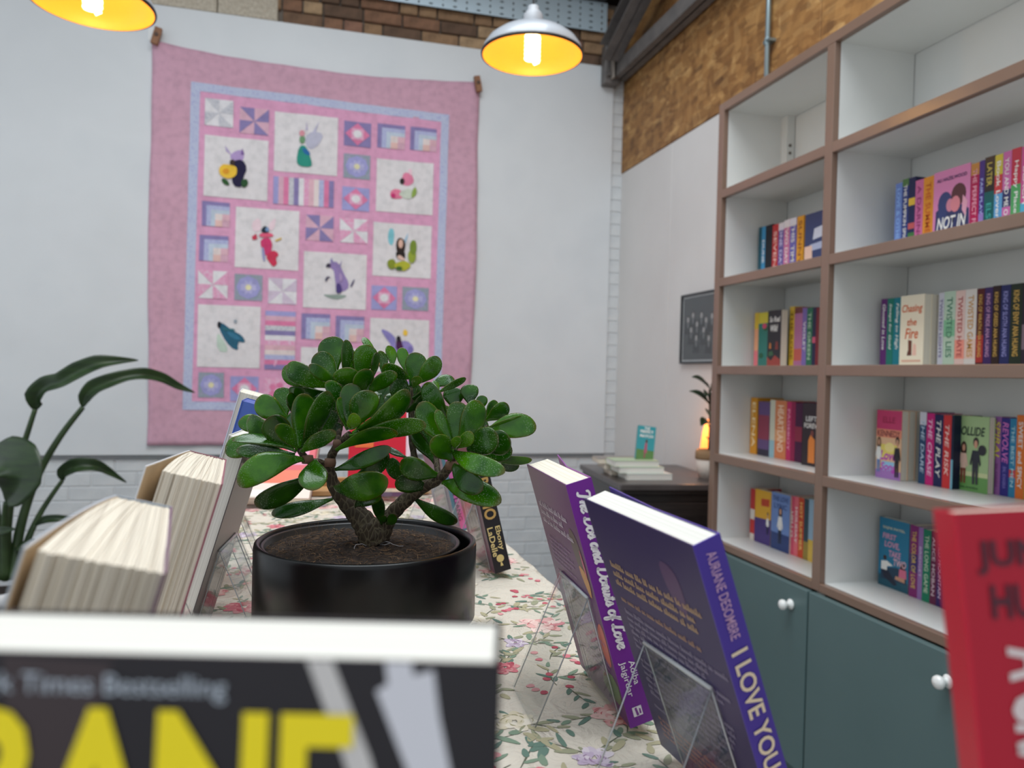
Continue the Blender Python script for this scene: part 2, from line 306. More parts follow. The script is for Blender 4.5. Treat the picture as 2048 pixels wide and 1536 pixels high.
# conduit
cd = empty('conduit_pipe', (1.838, 2.83, z(1.0)), 'thin galvanised conduit pipe running up the strand board', 'pipe')
mb = MB(); mb.tube([(0, 0, 0), (0, 0, 1.2)], .011, GALV, 12); mb.build('pipe', cd, True)
mb = MB(); mb.box(-.012, .02, -.03, .016, .418, .43, GALV); mb.tube([(0, 0, .41), (0, 0, .438)], .0145, GALV, 12); mb.build('clip', cd)
# ================================================================== BOOKCASE
XF = 1.545; XBK = 1.84; SH = {'T': 1.0798, 1: .7389, 2: .3932, 3: .05, 4: -.2934, 5: -.63}
YL, YM, YR = 2.6997, 2.0145, .78
bc = empty('bookcase', (XF, 1.7, 0), 'tall built-in white bookcase with taupe face frame and teal cupboard doors', 'bookcase')
def bcp(name, mb, label=None, bv=0, parent=None):
    o = mb.build(name, parent or bc)
    if not parent: o.matrix_parent_inverse = Matrix.Translation((-XF, -1.7, 0))
    if bv: bevel(o, bv)
    return tag(o, label)
def frame_bar(y0, y1, z0, z1, nm): mb = MB(); mb.box(XF, XF+.022, y0, y1, z0, z1, TAUPE); bcp(nm, mb, 'taupe painted', .002)
BAYS = ((YM+.037, YL-.037), (YR+.037, YM))
frame_bar(YL-.037, YL, 0, z(SH['T']), 'stile'); frame_bar(YM, YM+.037, z(-.655), z(SH['T'])-.033, 'stile'); frame_bar(YR, YR+.037, 0, z(SH['T']), 'stile')
frame_bar(YR+.037, YL-.037, z(SH['T'])-.033, z(SH['T']), 'rail')
for y0, y1 in BAYS:
    for k in (1, 2, 3, 4): frame_bar(y0, y1, z(SH[k])-.033, z(SH[k]), 'rail')
    frame_bar(y0, y1, z(SH[5])-.026, z(SH[5]), 'rail')
    for k in (1, 2, 3, 4, 5):
        mb = MB(); mb.box(XF+.022, XBK, y0-.02, y1+.02, z(SH[k])-.024, z(SH[k]), SHELF_WHITE); bcp('shelf', mb)
    mb = MB(); mb.box(XF+.022, XBK, y0-.02, y1+.02, z(SH['T'])-.033, z(SH['T'])-.012, SHELF_WHITE); bcp('top_panel', mb)
    mb = MB(); mb.box(XBK+.003, XBK+.015, y0-.02, y1+.02, z(-.65), z(SH['T']), SHELF_WHITE); bcp('back_panel', mb)
for y0, y1 in ((YL-.037, YL-.012), (YM, YM+.037), (YR+.012, YR+.037)):
    mb = MB(); mb.box(XF+.022, XBK-.0, y0, y1, 0, z(SH['T'])-.012, SHELF_WHITE); bcp('side_panel', mb)
mb = MB(); mb.box(XBK-.035, XBK, YL-.037-.036, YL-.037, z(SH[1]), z(SH['T'])-.033, SHELF_WHITE); bcp('batten', mb)
for dz in (.16, .19):
    mb = MB(); mb.tube([(XBK-.02, YL-.0735, z(SH[1])+dz), (XBK-.02, YL-.076, z(SH[1])+dz)], .006, M((96, 84, 74), .6), 8); bcp('screw_hole', mb)
PORC = M((238, 238, 234), .12, coat=.5)
for i, (y0, y1, ky) in enumerate(((2.041, YL-.003, 2.1187), (1.437, 2.033, 1.4924), (YR, 1.429, .86))):
    mb = MB(); mb.box(XF-.022, XF-.0015, y0, y1, .08, z(-.659), TEAL); d = bcp('door', mb, 'teal painted cupboard door', .003)
    kb = MB(); kz = z(-.724)
    prof = [(0.0, .0), (.0165, .0), (.0175, .004), (.014, .008), (.010, .010), (.0085, .016), (.011, .020), (.0155, .025), (.0175, .031), (.0155, .038), (.009, .0425), (0, .0435)]
    kb.lathe(prof, PORC, 20); o = kb.build('knob', d, True); o.rotation_euler = (0, -PI/2, 0); o.location = (XF-.0225, ky, kz); tag(o, 'white porcelain knob')
mb = MB(); mb.box(XF+.03, XF+.045, YR, YL, 0, .08, TEAL); bcp('plinth', mb)
mb = MB(); mb.box(XF+.024, XF+.028, YR, YL, .08, z(-.657), M((60, 62, 60), .8)); bcp('carcass_front', mb)
# ================================================================== BOOKS
def book_parts(root, t, wd, h, spine, front, back, pages=PAGES, bands=None, pad=.0012, flare=0, gloss=.32):
    """local frame: x thickness (front cover at x=t), y from spine (0) to fore-edge, z height"""
    ms = M(spine, gloss+.06, .32); mf = M(front, gloss+.06, .32); mk = M(back, gloss+.06, .32); c = .0009; inner = M((236, 232, 224), .8)
    mb = MB(); mb.box(0, t, 0, c, 0, h, ms); mb.box(0, c, c, wd, 0, h, mk)
    if flare:
        a = [Vector((t-c, c, 0)), Vector((t, c, 0)), Vector((t, wd*.5, 0)), Vector((t+flare, wd, 0)), Vector((t+flare-c, wd, 0)), Vector((t-c, wd*.5, 0))]; mb.prism(a, Vector((0, 0, h)), mf)
    else: mb.box(t-c, t, c, wd, 0, h, mf)
    mb.build('cover', root)
    pb = MB(); pb.box(c, t-c, c, wd-pad, pad*.6, h-pad*.6, pages); pb.build('pages', root)
    if bands:
        sb = MB()
        for (a0, a1, col) in bands: sb = MB(); sb.box(.0003, t-.0003, -.0003, 0, a0*h, a1*h, M(col, gloss)); sb.build('spine_print', root)
def spine_text(root, t, h, s, col, z0=.2, z1=.92, frac=.55, shear=0, bold=.012, xo=.5, nm='lettering'):
    put_text(root, s, (t*xo, -.0003, h*(z0+z1)/2), (0, 0, -1), (1, 0, 0), h*(z1-z0), t*frac, M(col, .5), shear, bold, nm)
def cover_art(root, polys, h, wd, x, front=True, name='cover_art'):
    """polys in cover coordinates u across (0 at spine), v up, both 0..1; printed on the front cover plane"""
    mb = MB()
    for i, (pts, col) in enumerate(polys):
        e = .0003+.00012*(i+1)
        P = [Vector((x+e, u*wd, v*h)) for u, v in pts]
        mb.face(P, M(col, .35))
    mb.build(name, root)
def person(u, v, s, hair, top, legs, skin=(214, 160, 130), long=True):
    P = [(blob(u, v+.62*s, .085*s, .075*s) if not long else blob(u, v+.57*s, .11*s, .13*s), hair), (blob(u, v+.59*s, .055*s, .06*s), skin)]
    P += [([(u-.1*s, v+.5*s), (u+.1*s, v+.5*s), (u+.09*s, v+.24*s), (u-.09*s, v+.24*s)], top), ([(u-.1*s, v+.49*s), (u-.17*s, v+.3*s), (u-.13*s, v+.27*s), (u-.07*s, v+.42*s)], top), ([(u+.1*s, v+.49*s), (u+.17*s, v+.3*s), (u+.13*s, v+.27*s), (u+.07*s, v+.42*s)], top)]
    P += [([(u-.09*s, v+.25*s), (u-.005*s, v+.25*s), (u-.02*s, v), (u-.08*s, v)], legs), ([(u+.09*s, v+.25*s), (u+.005*s, v+.25*s), (u+.03*s, v), (u+.085*s, v)], legs)]
    return P
RZ_SHELF = -PI/2
XS = 1.718
SHELF_OFF = {'c4': (1400, 0), 'c5': (1400, 400), 'c6': (1400, 780)}
def sp(off, shelf, group, rows, xs=XS):
    """spine-out paperbacks: (x0, x1, ytop, spine colour, bands, text, text colour, label[, options])"""
    ox, oy = SHELF_OFF[off]; prev = None; zs = z(SH[shelf])
    for rw in rows:
        x0, x1, yt, col, bands, txt, tcol, label = rw[:8]; opt = rw[8] if len(rw) > 8 else {}
        X = opt.get('xs', xs); X0, X1, YT = ox+x0/3.16, ox+x1/3.16, oy+yt/3.16
        ya = onX(X0, YT, X); yb = onX(X1, YT, X); h = ya.z-zs; t = ya.y-yb.y
        h = max(.165, min(.24, h)); y0 = ya.y
        y0 = min(y0, 2.6595) if yb.y > 2.06 else min(y0, 2.0110)
        if prev is not None and y0 > prev-.0006: y0 = prev-.0006
        t = max(.008, y0-yb.y); prev = y0-t
        # spine faces the room (-X); local x runs towards -Y
        b = empty('paperback', (X, y0, zs+.0003), label, 'book', group, RZ_SHELF)
        book_parts(b, t, min(.118, XBK-X-.002), h, col, opt.get('front', col), opt.get('back', col), opt.get('pages', PAGES), bands)
        if txt:
            if isinstance(txt, str): txt = [(txt, tcol, opt.get('z0', .12), opt.get('z1', .92), opt.get('frac', .5))]
            for s, tc, a, e, fr in txt: spine_text(b, t, h, s, tc, a, e, fr, opt.get('shear', 0))
def face_out(off, shelf, group, x0, x1, yt, X, col, label, art, texts, copies=1, t=.024, spine=None, rot=0, wd=None, pages=PAGES):
    ox, oy = SHELF_OFF[off]; zs = z(SH[shelf]); a = onX(ox+x0/3.16, oy+yt/3.16, X); b_ = onX(ox+x1/3.16, oy+yt/3.16, X); h = min(.235, max(.17, a.z-zs)); wd = wd or a.y-b_.y
    for k in range(copies):
        r = empty('paperback', (X+t*(k+1)+.0006*k, a.y, zs+.0003), label if k == 0 else label.split(' facing out')[0]+(' copy just behind the outward-facing one', ' copy rearmost of the outward-facing three')[k-1], 'book', group, PI+rot)
        book_parts(r, t, wd, h, spine or col, col, col, pages)
        if k == 0:
            cover_art(r, art, h, wd, t)
            for (s, u, v, L_, H_, tc, sh, bd) in texts: put_text(r, s, (t+.0009, u*wd, v*h), (0, 1, 0), (0, 0, 1), L_*wd, H_*h, M(tc, .45), sh, bd, lift=.0003)
W_ = (240, 238, 232); Y_ = (240, 220, 90); GO = (214, 170, 80); DK = (36, 32, 40)
# ---- wide bay, second shelf down
G = 'paperbacks on the second shelf of the wide bay'
sp('c4', 2, G, [
 (1238, 1280, 1165, (116, 140, 204), [(.0, .12, (150, 110, 180))], 'LOVE & OTHER', (150, 190, 240), 'periwinkle blue paperback at the wall end of the pink-heads row'),
 (1280, 1322, 1138, (44, 62, 128), [(.9, 1, (80, 120, 70))], 'THE PUMPKIN SPICE', W_, 'navy paperback with white spine writing beside the periwinkle one'),
 (1322, 1364, 1128, (34, 42, 84), [(.05, .25, (60, 120, 60)), (.62, .72, (230, 190, 60)), (.3, .38, (200, 90, 90))], None, W_, 'dark navy floral paperback with a yellow flower on its spine'),
 (1364, 1414, 1145, (206, 110, 160), None, 'A DARING', (150, 50, 110), 'rose pink paperback next to the dark floral one'),
 (1414, 1480, 1128, (226, 150, 50), None, 'THE SUMMER', (200, 90, 30), 'thick orange-yellow paperback tight against the pink two-heads cover')])
heads = [([(0, 0), (1, 0), (1, 1), (0, 1)], (214, 130, 178)), ([(.05, 0), (.08, .45), (.3, .52), (.5, .42), (.72, .5), (.98, .4), (1, 0)], (40, 50, 96)), (blob(.33, .55, .19, .15, 16), (44, 60, 112)), ([(.13, .55), (.2, .2), (.45, .15), (.35, .5)], (44, 60, 112)), (blob(.70, .62, .2, .15, 16), (82, 40, 50)), (blob(.47, .5, .1, .09), (206, 130, 150)), (blob(.62, .5, .13, .11), (214, 130, 140)), ([(.82, .6), (.95, .5), (.9, .3), (.8, .4)], (222, 160, 180))]
face_out('c4', 2, G, 1482, 1712, 1098, 1.700, (214, 130, 178), 'pink paperback facing out with two dark-haired heads and white brush lettering', heads, [('ALI HAZELWOOD', .5, .87, .82, .05, (60, 40, 90), 0, .02), ('NOT IN', .52, .27, .8, .17, W_, .25, .02), ('LOVE', .6, .08, .62, .17, W_, .25, .02)])
sp('c4', 2, G, [
 (1716, 1768, 1040, (176, 24, 80), [(.84, 1, (190, 130, 60))], 'THE PERFECT FIT', (240, 170, 190), 'crimson paperback with a shiny gold top just past the two-heads cover'),
 (1768, 1802, 1020, (70, 50, 130), [(0, .3, (150, 120, 190))], 'FAIR PLAY', (180, 190, 240), 'narrow violet paperback with pale spine capitals beside the crimson one'),
 (1802, 1866, 1000, (16, 92, 92), [(.55, 1, (20, 22, 30))], [('LATER', (210, 190, 90), .62, .92, .5), ('ELSIE', (60, 170, 160), .1, .4, .5)], Y_, 'dark teal paperback with a glossy black upper half'),
 (1866, 1918, 985, (96, 160, 206), [(.74, 1, (206, 190, 60)), (.5, .74, (196, 50, 60))], 'Book Lovers', W_, 'yellow, red and light blue banded paperback with big white title'),
 (1918, 1972, 965, (206, 110, 170), [(.3, .52, (36, 44, 96)), (.0, .14, (170, 200, 40))], 'YOU AND ME ON', W_, 'pink paperback with navy middle and lime foot'),
 (1972, 2034, 945, (80, 160, 96), [(.55, 1, (190, 32, 70)), (0, .12, (90, 180, 190))], 'Happy Place', W_, 'crimson over green paperback with large white title, end of the second shelf'),
 (2034, 2090, 930, (206, 90, 150), [(0, .3, (80, 170, 200))], 'BEACH', W_, 'hot pink over blue paperback cut by the picture edge on the second shelf')], xs=1.700)
# ---- wide bay, third shelf
G = 'paperbacks on the third shelf of the wide bay'
sp('c5', 3, G, [
 (1148, 1186, 628, (98, 42, 110), None, 'Ghosted in Love', W_, 'purple paperback with white script, wall end of the third shelf', {'shear': .2, 'z0': .25}),
 (1186, 1226, 624, (34, 120, 104), None, 'Swept for Gold', W_, 'bottle green paperback with white script beside the purple one', {'shear': .2, 'z0': .25}),
 (1228, 1272, 620, (30, 124, 138), None, 'Falling to High', W_, 'teal paperback with white script beside the cream boots cover', {'shear': .2, 'z0': .25})])
boots = [([(0, 0), (1, 0), (1, 1), (0, 1)], (238, 226, 200)), ([(.38, .18), (.52, .18), (.52, .36), (.36, .37)], (110, 58, 40)), ([(.32, .15), (.52, .15), (.52, .2), (.36, .22)], (96, 46, 32)), ([(.55, .15), (.72, .15), (.7, .3), (.58, .32)], (236, 190, 170)), ([(.1, .06), (.9, .06), (.9, .09), (.1, .09)], (222, 176, 150))]
face_out('c5', 3, G, 1272, 1422, 610, 1.700, (238, 226, 200), 'cream paperback facing out with orange brush title and brown boots', boots, [('Chasing', .5, .8, .86, .14, (214, 104, 60), .2, .015), ('the', .5, .62, .4, .1, (214, 104, 60), .2, .015), ('Fire', .5, .46, .55, .15, (214, 104, 60), .2, .015)], copies=3, t=.026, rot=0)
sp('c5', 3, G, [
 (1512, 1545, 590, (204, 204, 214), None, 'TWISTED LIGHTS', (110, 100, 150), 'pale lavender-grey paperback after the cream copies'),
 (1545, 1618, 582, (186, 208, 186), [(.4, .62, (130, 190, 150))], 'TWISTED LIES', (70, 130, 100), 'mint green swirled paperback in the pastel set'),
 (1618, 1680, 576, (228, 196, 186), [(.1, .35, (240, 150, 130))], 'TWISTED HATE', (180, 70, 70), 'coral tinted white paperback in the pastel set'),
 (1680, 1752, 568, (222, 214, 206), [(.1, .35, (228, 196, 180))], 'TWISTED GAMES', (204, 150, 70), 'ivory paperback with gold capitals, last of the pastel set'),
 (1754, 1800, 562, (86, 26, 24), [(.05, .4, (170, 40, 30))], 'KING OF WRATH ANA HUANG', GO, 'dark red and orange paperback with gold capitals'),
 (1802, 1852, 555, (58, 34, 92), None, 'KING OF PRIDE ANA HUANG', (200, 150, 190), 'dark purple paperback with pinkish capitals in the dark set'),
 (1852, 1902, 545, (46, 26, 22), None, 'KING OF GREED ANA HUANG', GO, 'blackish brown paperback with gold capitals in the dark set'),
 (1906, 1966, 540, (34, 40, 92), None, 'KING OF SLOTH ANA HUANG', (150, 150, 210), 'navy paperback with silvery capitals in the dark set'),
 (1968, 2042, 533, (30, 44, 28), None, 'KING OF ENVY ANA HUANG', GO, 'dark green paperback with gold capitals in the dark set'),
 (2044, 2100, 525, (40, 30, 44), [(.2, .5, (120, 100, 110))], None, W_, 'charcoal floral paperback cut by the picture edge')], xs=1.735)
# ---- wide bay, fourth shelf
G = 'paperbacks on the fourth shelf of the wide bay'
sunset = [([(0, 0), (1, 0), (1, 1), (0, 1)], (236, 190, 150)), ([(0, .72), (1, .72), (1, 1), (0, 1)], (206, 60, 110)), ([(0, .6), (1, .6), (1, .72), (0, .72)], (240, 150, 120)), ([(0, 0), (1, 0), (1, .12), (0, .12)], (170, 120, 190)), ([(.2, .5), (.85, .5), (.8, .3), (.2, .3)], (240, 220, 110)), (blob(.55, .46, .2, .07), (250, 230, 150)), ([(.25, .12), (.75, .12), (.75, .25), (.25, .25)], (150, 200, 230))] + person(.12, .08, .75, (90, 60, 40), W_, (110, 140, 190)) + person(.86, .04, .85, (40, 30, 30), DK, DK, long=False)
face_out('c6', 4, G, 1122, 1280, 124, 1.716, (236, 190, 150), 'sunset pink paperback facing out with a standing couple and purple script', sunset, [('ELLE', .5, .86, .5, .09, (170, 40, 80), 0, .015), ('KENNEDY', .5, .66, .9, .09, (120, 50, 60), 0, .015), ('Love', .5, .34, .66, .14, (190, 50, 180), .25, .03), ('Song', .52, .16, .66, .15, (190, 50, 180), .25, .03)], copies=3, t=.025)
sp('c6', 4, G, [
 (1392, 1435, 138, (36, 70, 106), [(.82, 1, (210, 210, 220))], 'THE DARE', (190, 210, 230), 'steel blue paperback with a white arrow at its top', {'shear': .2}),
 (1435, 1485, 146, (200, 30, 120), None, 'THE CHASE', (250, 200, 230), 'magenta paperback with pale script spine', {'shear': .2}),
 (1485, 1541, 154, (28, 34, 82), None, 'THE PLAY', W_, 'navy paperback with white script between magenta and scarlet spines', {'shear': .2}),
 (1541, 1592, 158, (206, 52, 54), None, 'THE RISK', (250, 210, 200), 'scarlet paperback with pale script spine', {'shear': .2}),
 (1592, 1604, 160, (24, 34, 60), [(.0, .4, (120, 180, 200))], None, W_, 'thin dark blue paperback half behind the green couple cover')], xs=1.74)
coll = [([(0, 0), (1, 0), (1, 1), (0, 1)], (168, 196, 140)), ([(0, 0), (1, 0), (1, .2), (0, .2)], (104, 158, 84)), ([(0, .2), (1, .2), (1, .26), (0, .26)], (206, 214, 160))] + person(.32, .1, .80, (60, 34, 30), (226, 190, 170), (130, 60, 50)) + person(.66, .1, .90, (40, 30, 28), (40, 42, 52), (48, 46, 58), long=False) + [(blob(.84, .56, .11, .07), (40, 40, 46))]
face_out('c6', 4, G, 1606, 1832, 158, 1.766, (168, 196, 140), 'light green paperback facing out with a standing couple and slanted black title', coll, [('COLLIDE', .5, .8, .8, .12, (30, 50, 40), .2, .02), ('BAL KHABRA', .5, .05, .5, .03, (40, 80, 50), 0, 0)], t=.020)
sp('c6', 4, G, [
 (1862, 1908, 168, (150, 96, 160), None, [('SPIRAL', (226, 210, 70), .45, .95, .7), ('BAL KHABRA', (120, 60, 120), .1, .4, .4)], Y_, 'mauve purple paperback with yellow slanted title', {'shear': .2}),
 (1908, 1962, 178, (50, 44, 130), None, [('REVOLVE', (220, 120, 200), .42, .95, .7), ('BAL KHABRA', (130, 120, 200), .1, .38, .4)], Y_, 'indigo paperback with pink slanted title', {'shear': .2}),
 (1962, 2004, 180, (44, 130, 170), [(.25, .35, (200, 60, 70))], 'THE BEST MEN', (180, 220, 230), 'sky blue paperback beside the indigo one'),
 (2004, 2060, 158, (222, 116, 44), None, 'SWEET and SPICY', W_, 'bright orange paperback with white title at the end of the fourth shelf'),
 (2060, 2110, 165, (190, 150, 60), None, None, W_, 'mustard paperback cut by the picture edge on the fourth shelf')], xs=1.79)
# ---- wide bay, fifth shelf
G = 'paperbacks on the lowest shelf of the wide bay'
fl = [([(0, 0), (1, 0), (1, 1), (0, 1)], (30, 120, 156)), ([(0, 0), (1, 0), (1, .14), (0, .16)], (24, 84, 104)), ([(.08, .1), (.95, .12), (.95, .3), (.6, .32), (.1, .26)], (30, 60, 84)), (blob(.22, .42, .06, .035), (60, 36, 30)), ([(.1, .36), (.3, .38), (.5, .33), (.3, .3), (.3, .24), (.1, .24)], W_), ([(.1, .24), (.35, .24), (.65, .08), (.55, .05), (.2, .14)], (30, 34, 56)), (blob(.82, .35, .09, .06), (70, 36, 34)), ([(.72, .32), (.94, .32), (.95, .2), (.7, .2)], (220, 110, 140)), ([(.6, .2), (.9, .2), (.9, .14), (.58, .15)], (206, 150, 120))]
face_out('c6', 5, G, 1138, 1328, 798, 1.738, (30, 120, 156), 'deep turquoise paperback facing out with a seated couple and pink title', fl, [('SAJNI PATEL', .5, .86, .74, .045, (226, 220, 190), 0, .015), ('FIRST', .36, .74, .46, .08, (226, 160, 190), .1, .02), ('LOVE,', .45, .62, .5, .1, (226, 160, 190), .1, .02), ('TAKE', .55, .5, .4, .09, (226, 160, 190), .1, .02), ('TWO', .72, .39, .42, .1, (240, 190, 200), .1, .02)], t=.022)
sp('c6', 5, G, [
 (1332, 1384, 850, (130, 40, 110), [(.35, .6, (60, 40, 110))], 'THE COLOR OF LOVE', (226, 190, 90), 'plum pink paperback with yellow capitals beside the turquoise cover'),
 (1384, 1414, 866, (150, 110, 170), None, 'BRIDGET', (210, 190, 220), 'slim lilac paperback between plum and green spines'),
 (1414, 1463, 878, (24, 124, 92), None, 'THE LONG GAME', (200, 220, 190), 'emerald green paperback on the lowest shelf'),
 (1463, 1504, 890, (100, 34, 70), None, 'ALICE HOBAN', (220, 190, 200), 'maroon paperback with pale spine capitals'),
 (1504, 1550, 900, (56, 34, 96), None, 'WILD MOUNTAIN', (200, 190, 220), 'dark violet paperback partly behind the red book'),
 (1550, 1600, 905, (150, 60, 90), None, None, W_, 'dusty rose paperback mostly hidden by the red book')], xs=1.733)
# ---- narrow bay
G = 'paperbacks in the narrow bay, second shelf'
sp('c5', 2, G, [
 (372, 392, 176, (30, 80, 96), None, None, W_, 'thin petrol paperback at the wall end of the narrow second shelf'),
 (392, 416, 172, (60, 140, 186), None, 'DUNE', W_, 'azure paperback beside the thin petrol one'),
 (416, 460, 165, (24, 26, 36), [(.05, .1, (220, 220, 220))], None, W_, 'black paperback with a small white mark at its foot'),
 (460, 498, 160, (190, 50, 52), None, 'SEVEN', (240, 200, 190), 'brick red paperback in the narrow bay'),
 (498, 532, 150, (104, 90, 160), [(.86, 1, (226, 220, 226))], 'ONE DAY', (220, 210, 240), 'violet-blue paperback with a white top band'),
 (532, 570, 132, (206, 120, 160), [(.86, 1, (230, 224, 228))], 'TWO DAYS', W_, 'pink paperback with a white top band'),
 (570, 612, 120, (110, 104, 176), [(.86, 1, (226, 224, 232))], 'THIS TIME', W_, 'lavender-blue paperback with a white top band'),
 (616, 658, 108, (226, 160, 40), None, 'SUNNY', (150, 80, 30), 'amber yellow paperback beside the navy cloud cover')], xs=1.70)
navy = [([(0, 0), (1, 0), (1, 1), (0, 1)], (46, 62, 104)), ([(.3, .5), (.9, .55), (.9, .75), (.35, .7)], (200, 206, 220)), ([(.2, .3), (.8, .32), (.8, .45), (.2, .42)], (170, 180, 206)), ([(0, .1), (.3, .12), (.28, .4), (0, .4)], (226, 190, 170)), ([(.8, .3), (1, .3), (1, .5), (.85, .5)], (190, 80, 60))]
face_out('c5', 2, G, 668, 840, 96, 1.672, (46, 62, 104), 'navy paperback facing out with pale cloud-like lettering, partly behind the stile', navy, [], t=.024)
G = 'paperbacks in the narrow bay, third shelf'
sp('c5', 3, G, [(348, 372, 715, (236, 170, 130), [(.7, 1, (226, 190, 60)), (0, .3, (230, 120, 130))], None, W_, 'peach and yellow spine paperback at the wall end of the narrow third shelf')], xs=1.70)
jung = [([(0, 0), (1, 0), (1, 1), (0, 1)], (44, 120, 110)), ([(0, .8), (1, .8), (1, 1), (0, 1)], (214, 196, 60))] + [(blob(random.random()*.8+.1, random.random()*.75+.05, .12, .05), random.choice([(30, 90, 60), (150, 180, 60), (210, 70, 110), (20, 60, 70)])) for i in range(9)]
face_out('c5', 3, G, 374, 432, 715, 1.695, (44, 120, 110), 'jungle green patterned paperback standing half behind the black cover', jung, [], t=.02, wd=.12)
blk = [([(0, 0), (1, 0), (1, 1), (0, 1)], (30, 32, 36)), ([(0, 0), (1, 0), (1, .12), (.6, .2), (.3, .1), (0, .18)], (150, 60, 50)), ([(.15, .32), (.3, .32), (.27, .42), (.18, .42)], (200, 120, 50)), ([(.6, .3), (.85, .3), (.8, .44), (.65, .44)], (120, 50, 40)), ([(.1, .18), (.5, .2), (.4, .28), (.12, .26)], (50, 90, 60))]
face_out('c5', 3, G, 432, 515, 702, 1.662, (30, 32, 36), 'black paperback facing out with white brush title and autumn colours at its foot', blk, [('So Real', .55, .84, .8, .1, W_, .2, .02), ('Wild', .5, .68, .55, .12, W_, .2, .02)], copies=1, t=.03)
sp('c5', 3, G, [
 (568, 600, 676, (206, 170, 56), None, 'THE ROSE', (120, 80, 30), 'mustard yellow paperback next to the black title cover'),
 (600, 650, 682, (176, 110, 150), [(.9, 1, (110, 50, 40)), (.1, .3, (190, 90, 80))], None, W_, 'mauve floral paperback with a brown top'),
 (650, 678, 686, (124, 104, 170), None, 'VIOLET', W_, 'soft violet paperback between mauve and green'),
 (678, 714, 682, (40, 110, 80), None, 'THE GREEN', (180, 210, 180), 'fern green paperback in the narrow third shelf'),
 (714, 736, 680, (36, 40, 70), [(.4, .5, (200, 80, 110))], None, W_, 'dark navy paperback with a small pink mark'),
 (736, 775, 680, (120, 40, 46), None, None, W_, 'oxblood paperback disappearing behind the stile on the third shelf')], xs=1.70)
G = 'paperbacks in the narrow bay, fourth shelf'
sp('c6', 4, G, [
 (320, 365, 48, (214, 148, 40), None, 'ELENA', (250, 230, 180), 'ochre orange paperback at the wall end of the narrow fourth shelf'),
 (372, 442, 72, (100, 76, 124), [(.3, .75, (140, 50, 76)), (0, .12, (40, 34, 60))], None, W_, 'thick dusky purple paperback with a red figure patch'),
 (446, 478, 62, (206, 206, 186), [(0, .3, (150, 190, 200))], None, W_, 'off-white paperback between purple and salmon spines'),
 (478, 550, 66, (214, 130, 84), [(.3, .5, (226, 160, 110))], 'HEARTLAND', (250, 220, 190), 'thick salmon orange paperback in the narrow fourth shelf'),
 (552, 580, 74, (196, 44, 100), None, 'PAGEBOY', (240, 170, 190), 'raspberry paperback beside the salmon one'),
 (580, 606, 74, (150, 28, 76), None, None, W_, 'burgundy paperback beside the raspberry one'),
 (606, 650, 82, (70, 20, 60), [(.35, .6, (140, 30, 60))], None, W_, 'dark aubergine paperback next to the black title cover')], xs=1.70)
lf = [([(0, 0), (1, 0), (1, 1), (0, 1)], (34, 24, 28)), ([(.3, .05), (.6, .05), (.6, .42), (.4, .5), (.3, .4)], (222, 130, 50)), (blob(.47, .52, .07, .05), (120, 60, 50)), ([(.65, .05), (.85, .05), (.85, .35), (.7, .35)], (130, 40, 50))]
face_out('c6', 4, G, 652, 790, 80, 1.672, (34, 24, 28), 'black paperback facing out with white capitals and an orange figure', lf, [('LEFT', .42, .75, .5, .08, W_, 0, .02), ('FOREVER', .5, .64, .8, .08, W_, 0, .02)], t=.022)
G = 'paperbacks in the narrow bay, lowest shelf'
sp('c6', 5, G, [(322, 350, 622, (196, 60, 60), [(.4, .6, (230, 220, 210)), (0, .12, (220, 210, 200))], None, W_, 'red and white spine paperback at the wall end of the narrow lowest shelf')], xs=1.70)
yp = [([(0, 0), (1, 0), (1, 1), (0, 1)], (226, 170, 40)), ([(0, 0), (1, 0), (1, .48), (0, .46)], (66, 44, 120)), ([(.4, .7), (.9, .72), (.9, .86), (.4, .84)], (206, 80, 40))] + person(.82, .2, .6, (30, 26, 40), W_, (30, 30, 60), long=False)
face_out('c6', 5, G, 352, 455, 622, 1.695, (226, 170, 40), 'yellow over purple paperback facing out on the narrow lowest shelf', yp, [('NEXT', .65, .78, .5, .1, (196, 60, 40), 0, .02)], t=.022, wd=.105)
bl_ = [([(0, 0), (1, 0), (1, 1), (0, 1)], (110, 140, 196)), ([(0, 0), (1, 0), (1, .3), (0, .3)], (36, 60, 116))] + person(.5, .12, .95, (40, 30, 34), W_, (30, 34, 50))
face_out('c6', 5, G, 456, 572, 640, 1.692, (110, 140, 196), 'blue paperback facing out with one standing figure in white', bl_, [('THE LOVE', .5, .9, .84, .09, (60, 84, 140), 0, .02), ('LYRIC', .5, .77, .7, .09, (60, 84, 140), 0, .02)], t=.022)
sp('c6', 5, G, [
 (574, 600, 668, (214, 84, 110), None, 'HELLO', W_, 'rose red paperback next to the blue figure cover'),
 (600, 626, 672, (226, 110, 120), None, 'HOLIDAY', W_, 'coral pink paperback on the narrow lowest shelf'),
 (626, 660, 678, (206, 74, 40), None, 'HOT SUMMER', (250, 210, 120), 'burnt orange paperback on the narrow lowest shelf'),
 (660, 690, 686, (50, 74, 84), [(0, .3, (150, 130, 50))], None, W_, 'slate paperback with an olive foot'),
 (690, 740, 688, (150, 180, 200), [(0, .35, (214, 180, 70))], None, W_, 'pale blue paperback with a yellow foot behind the stile')], xs=1.70)
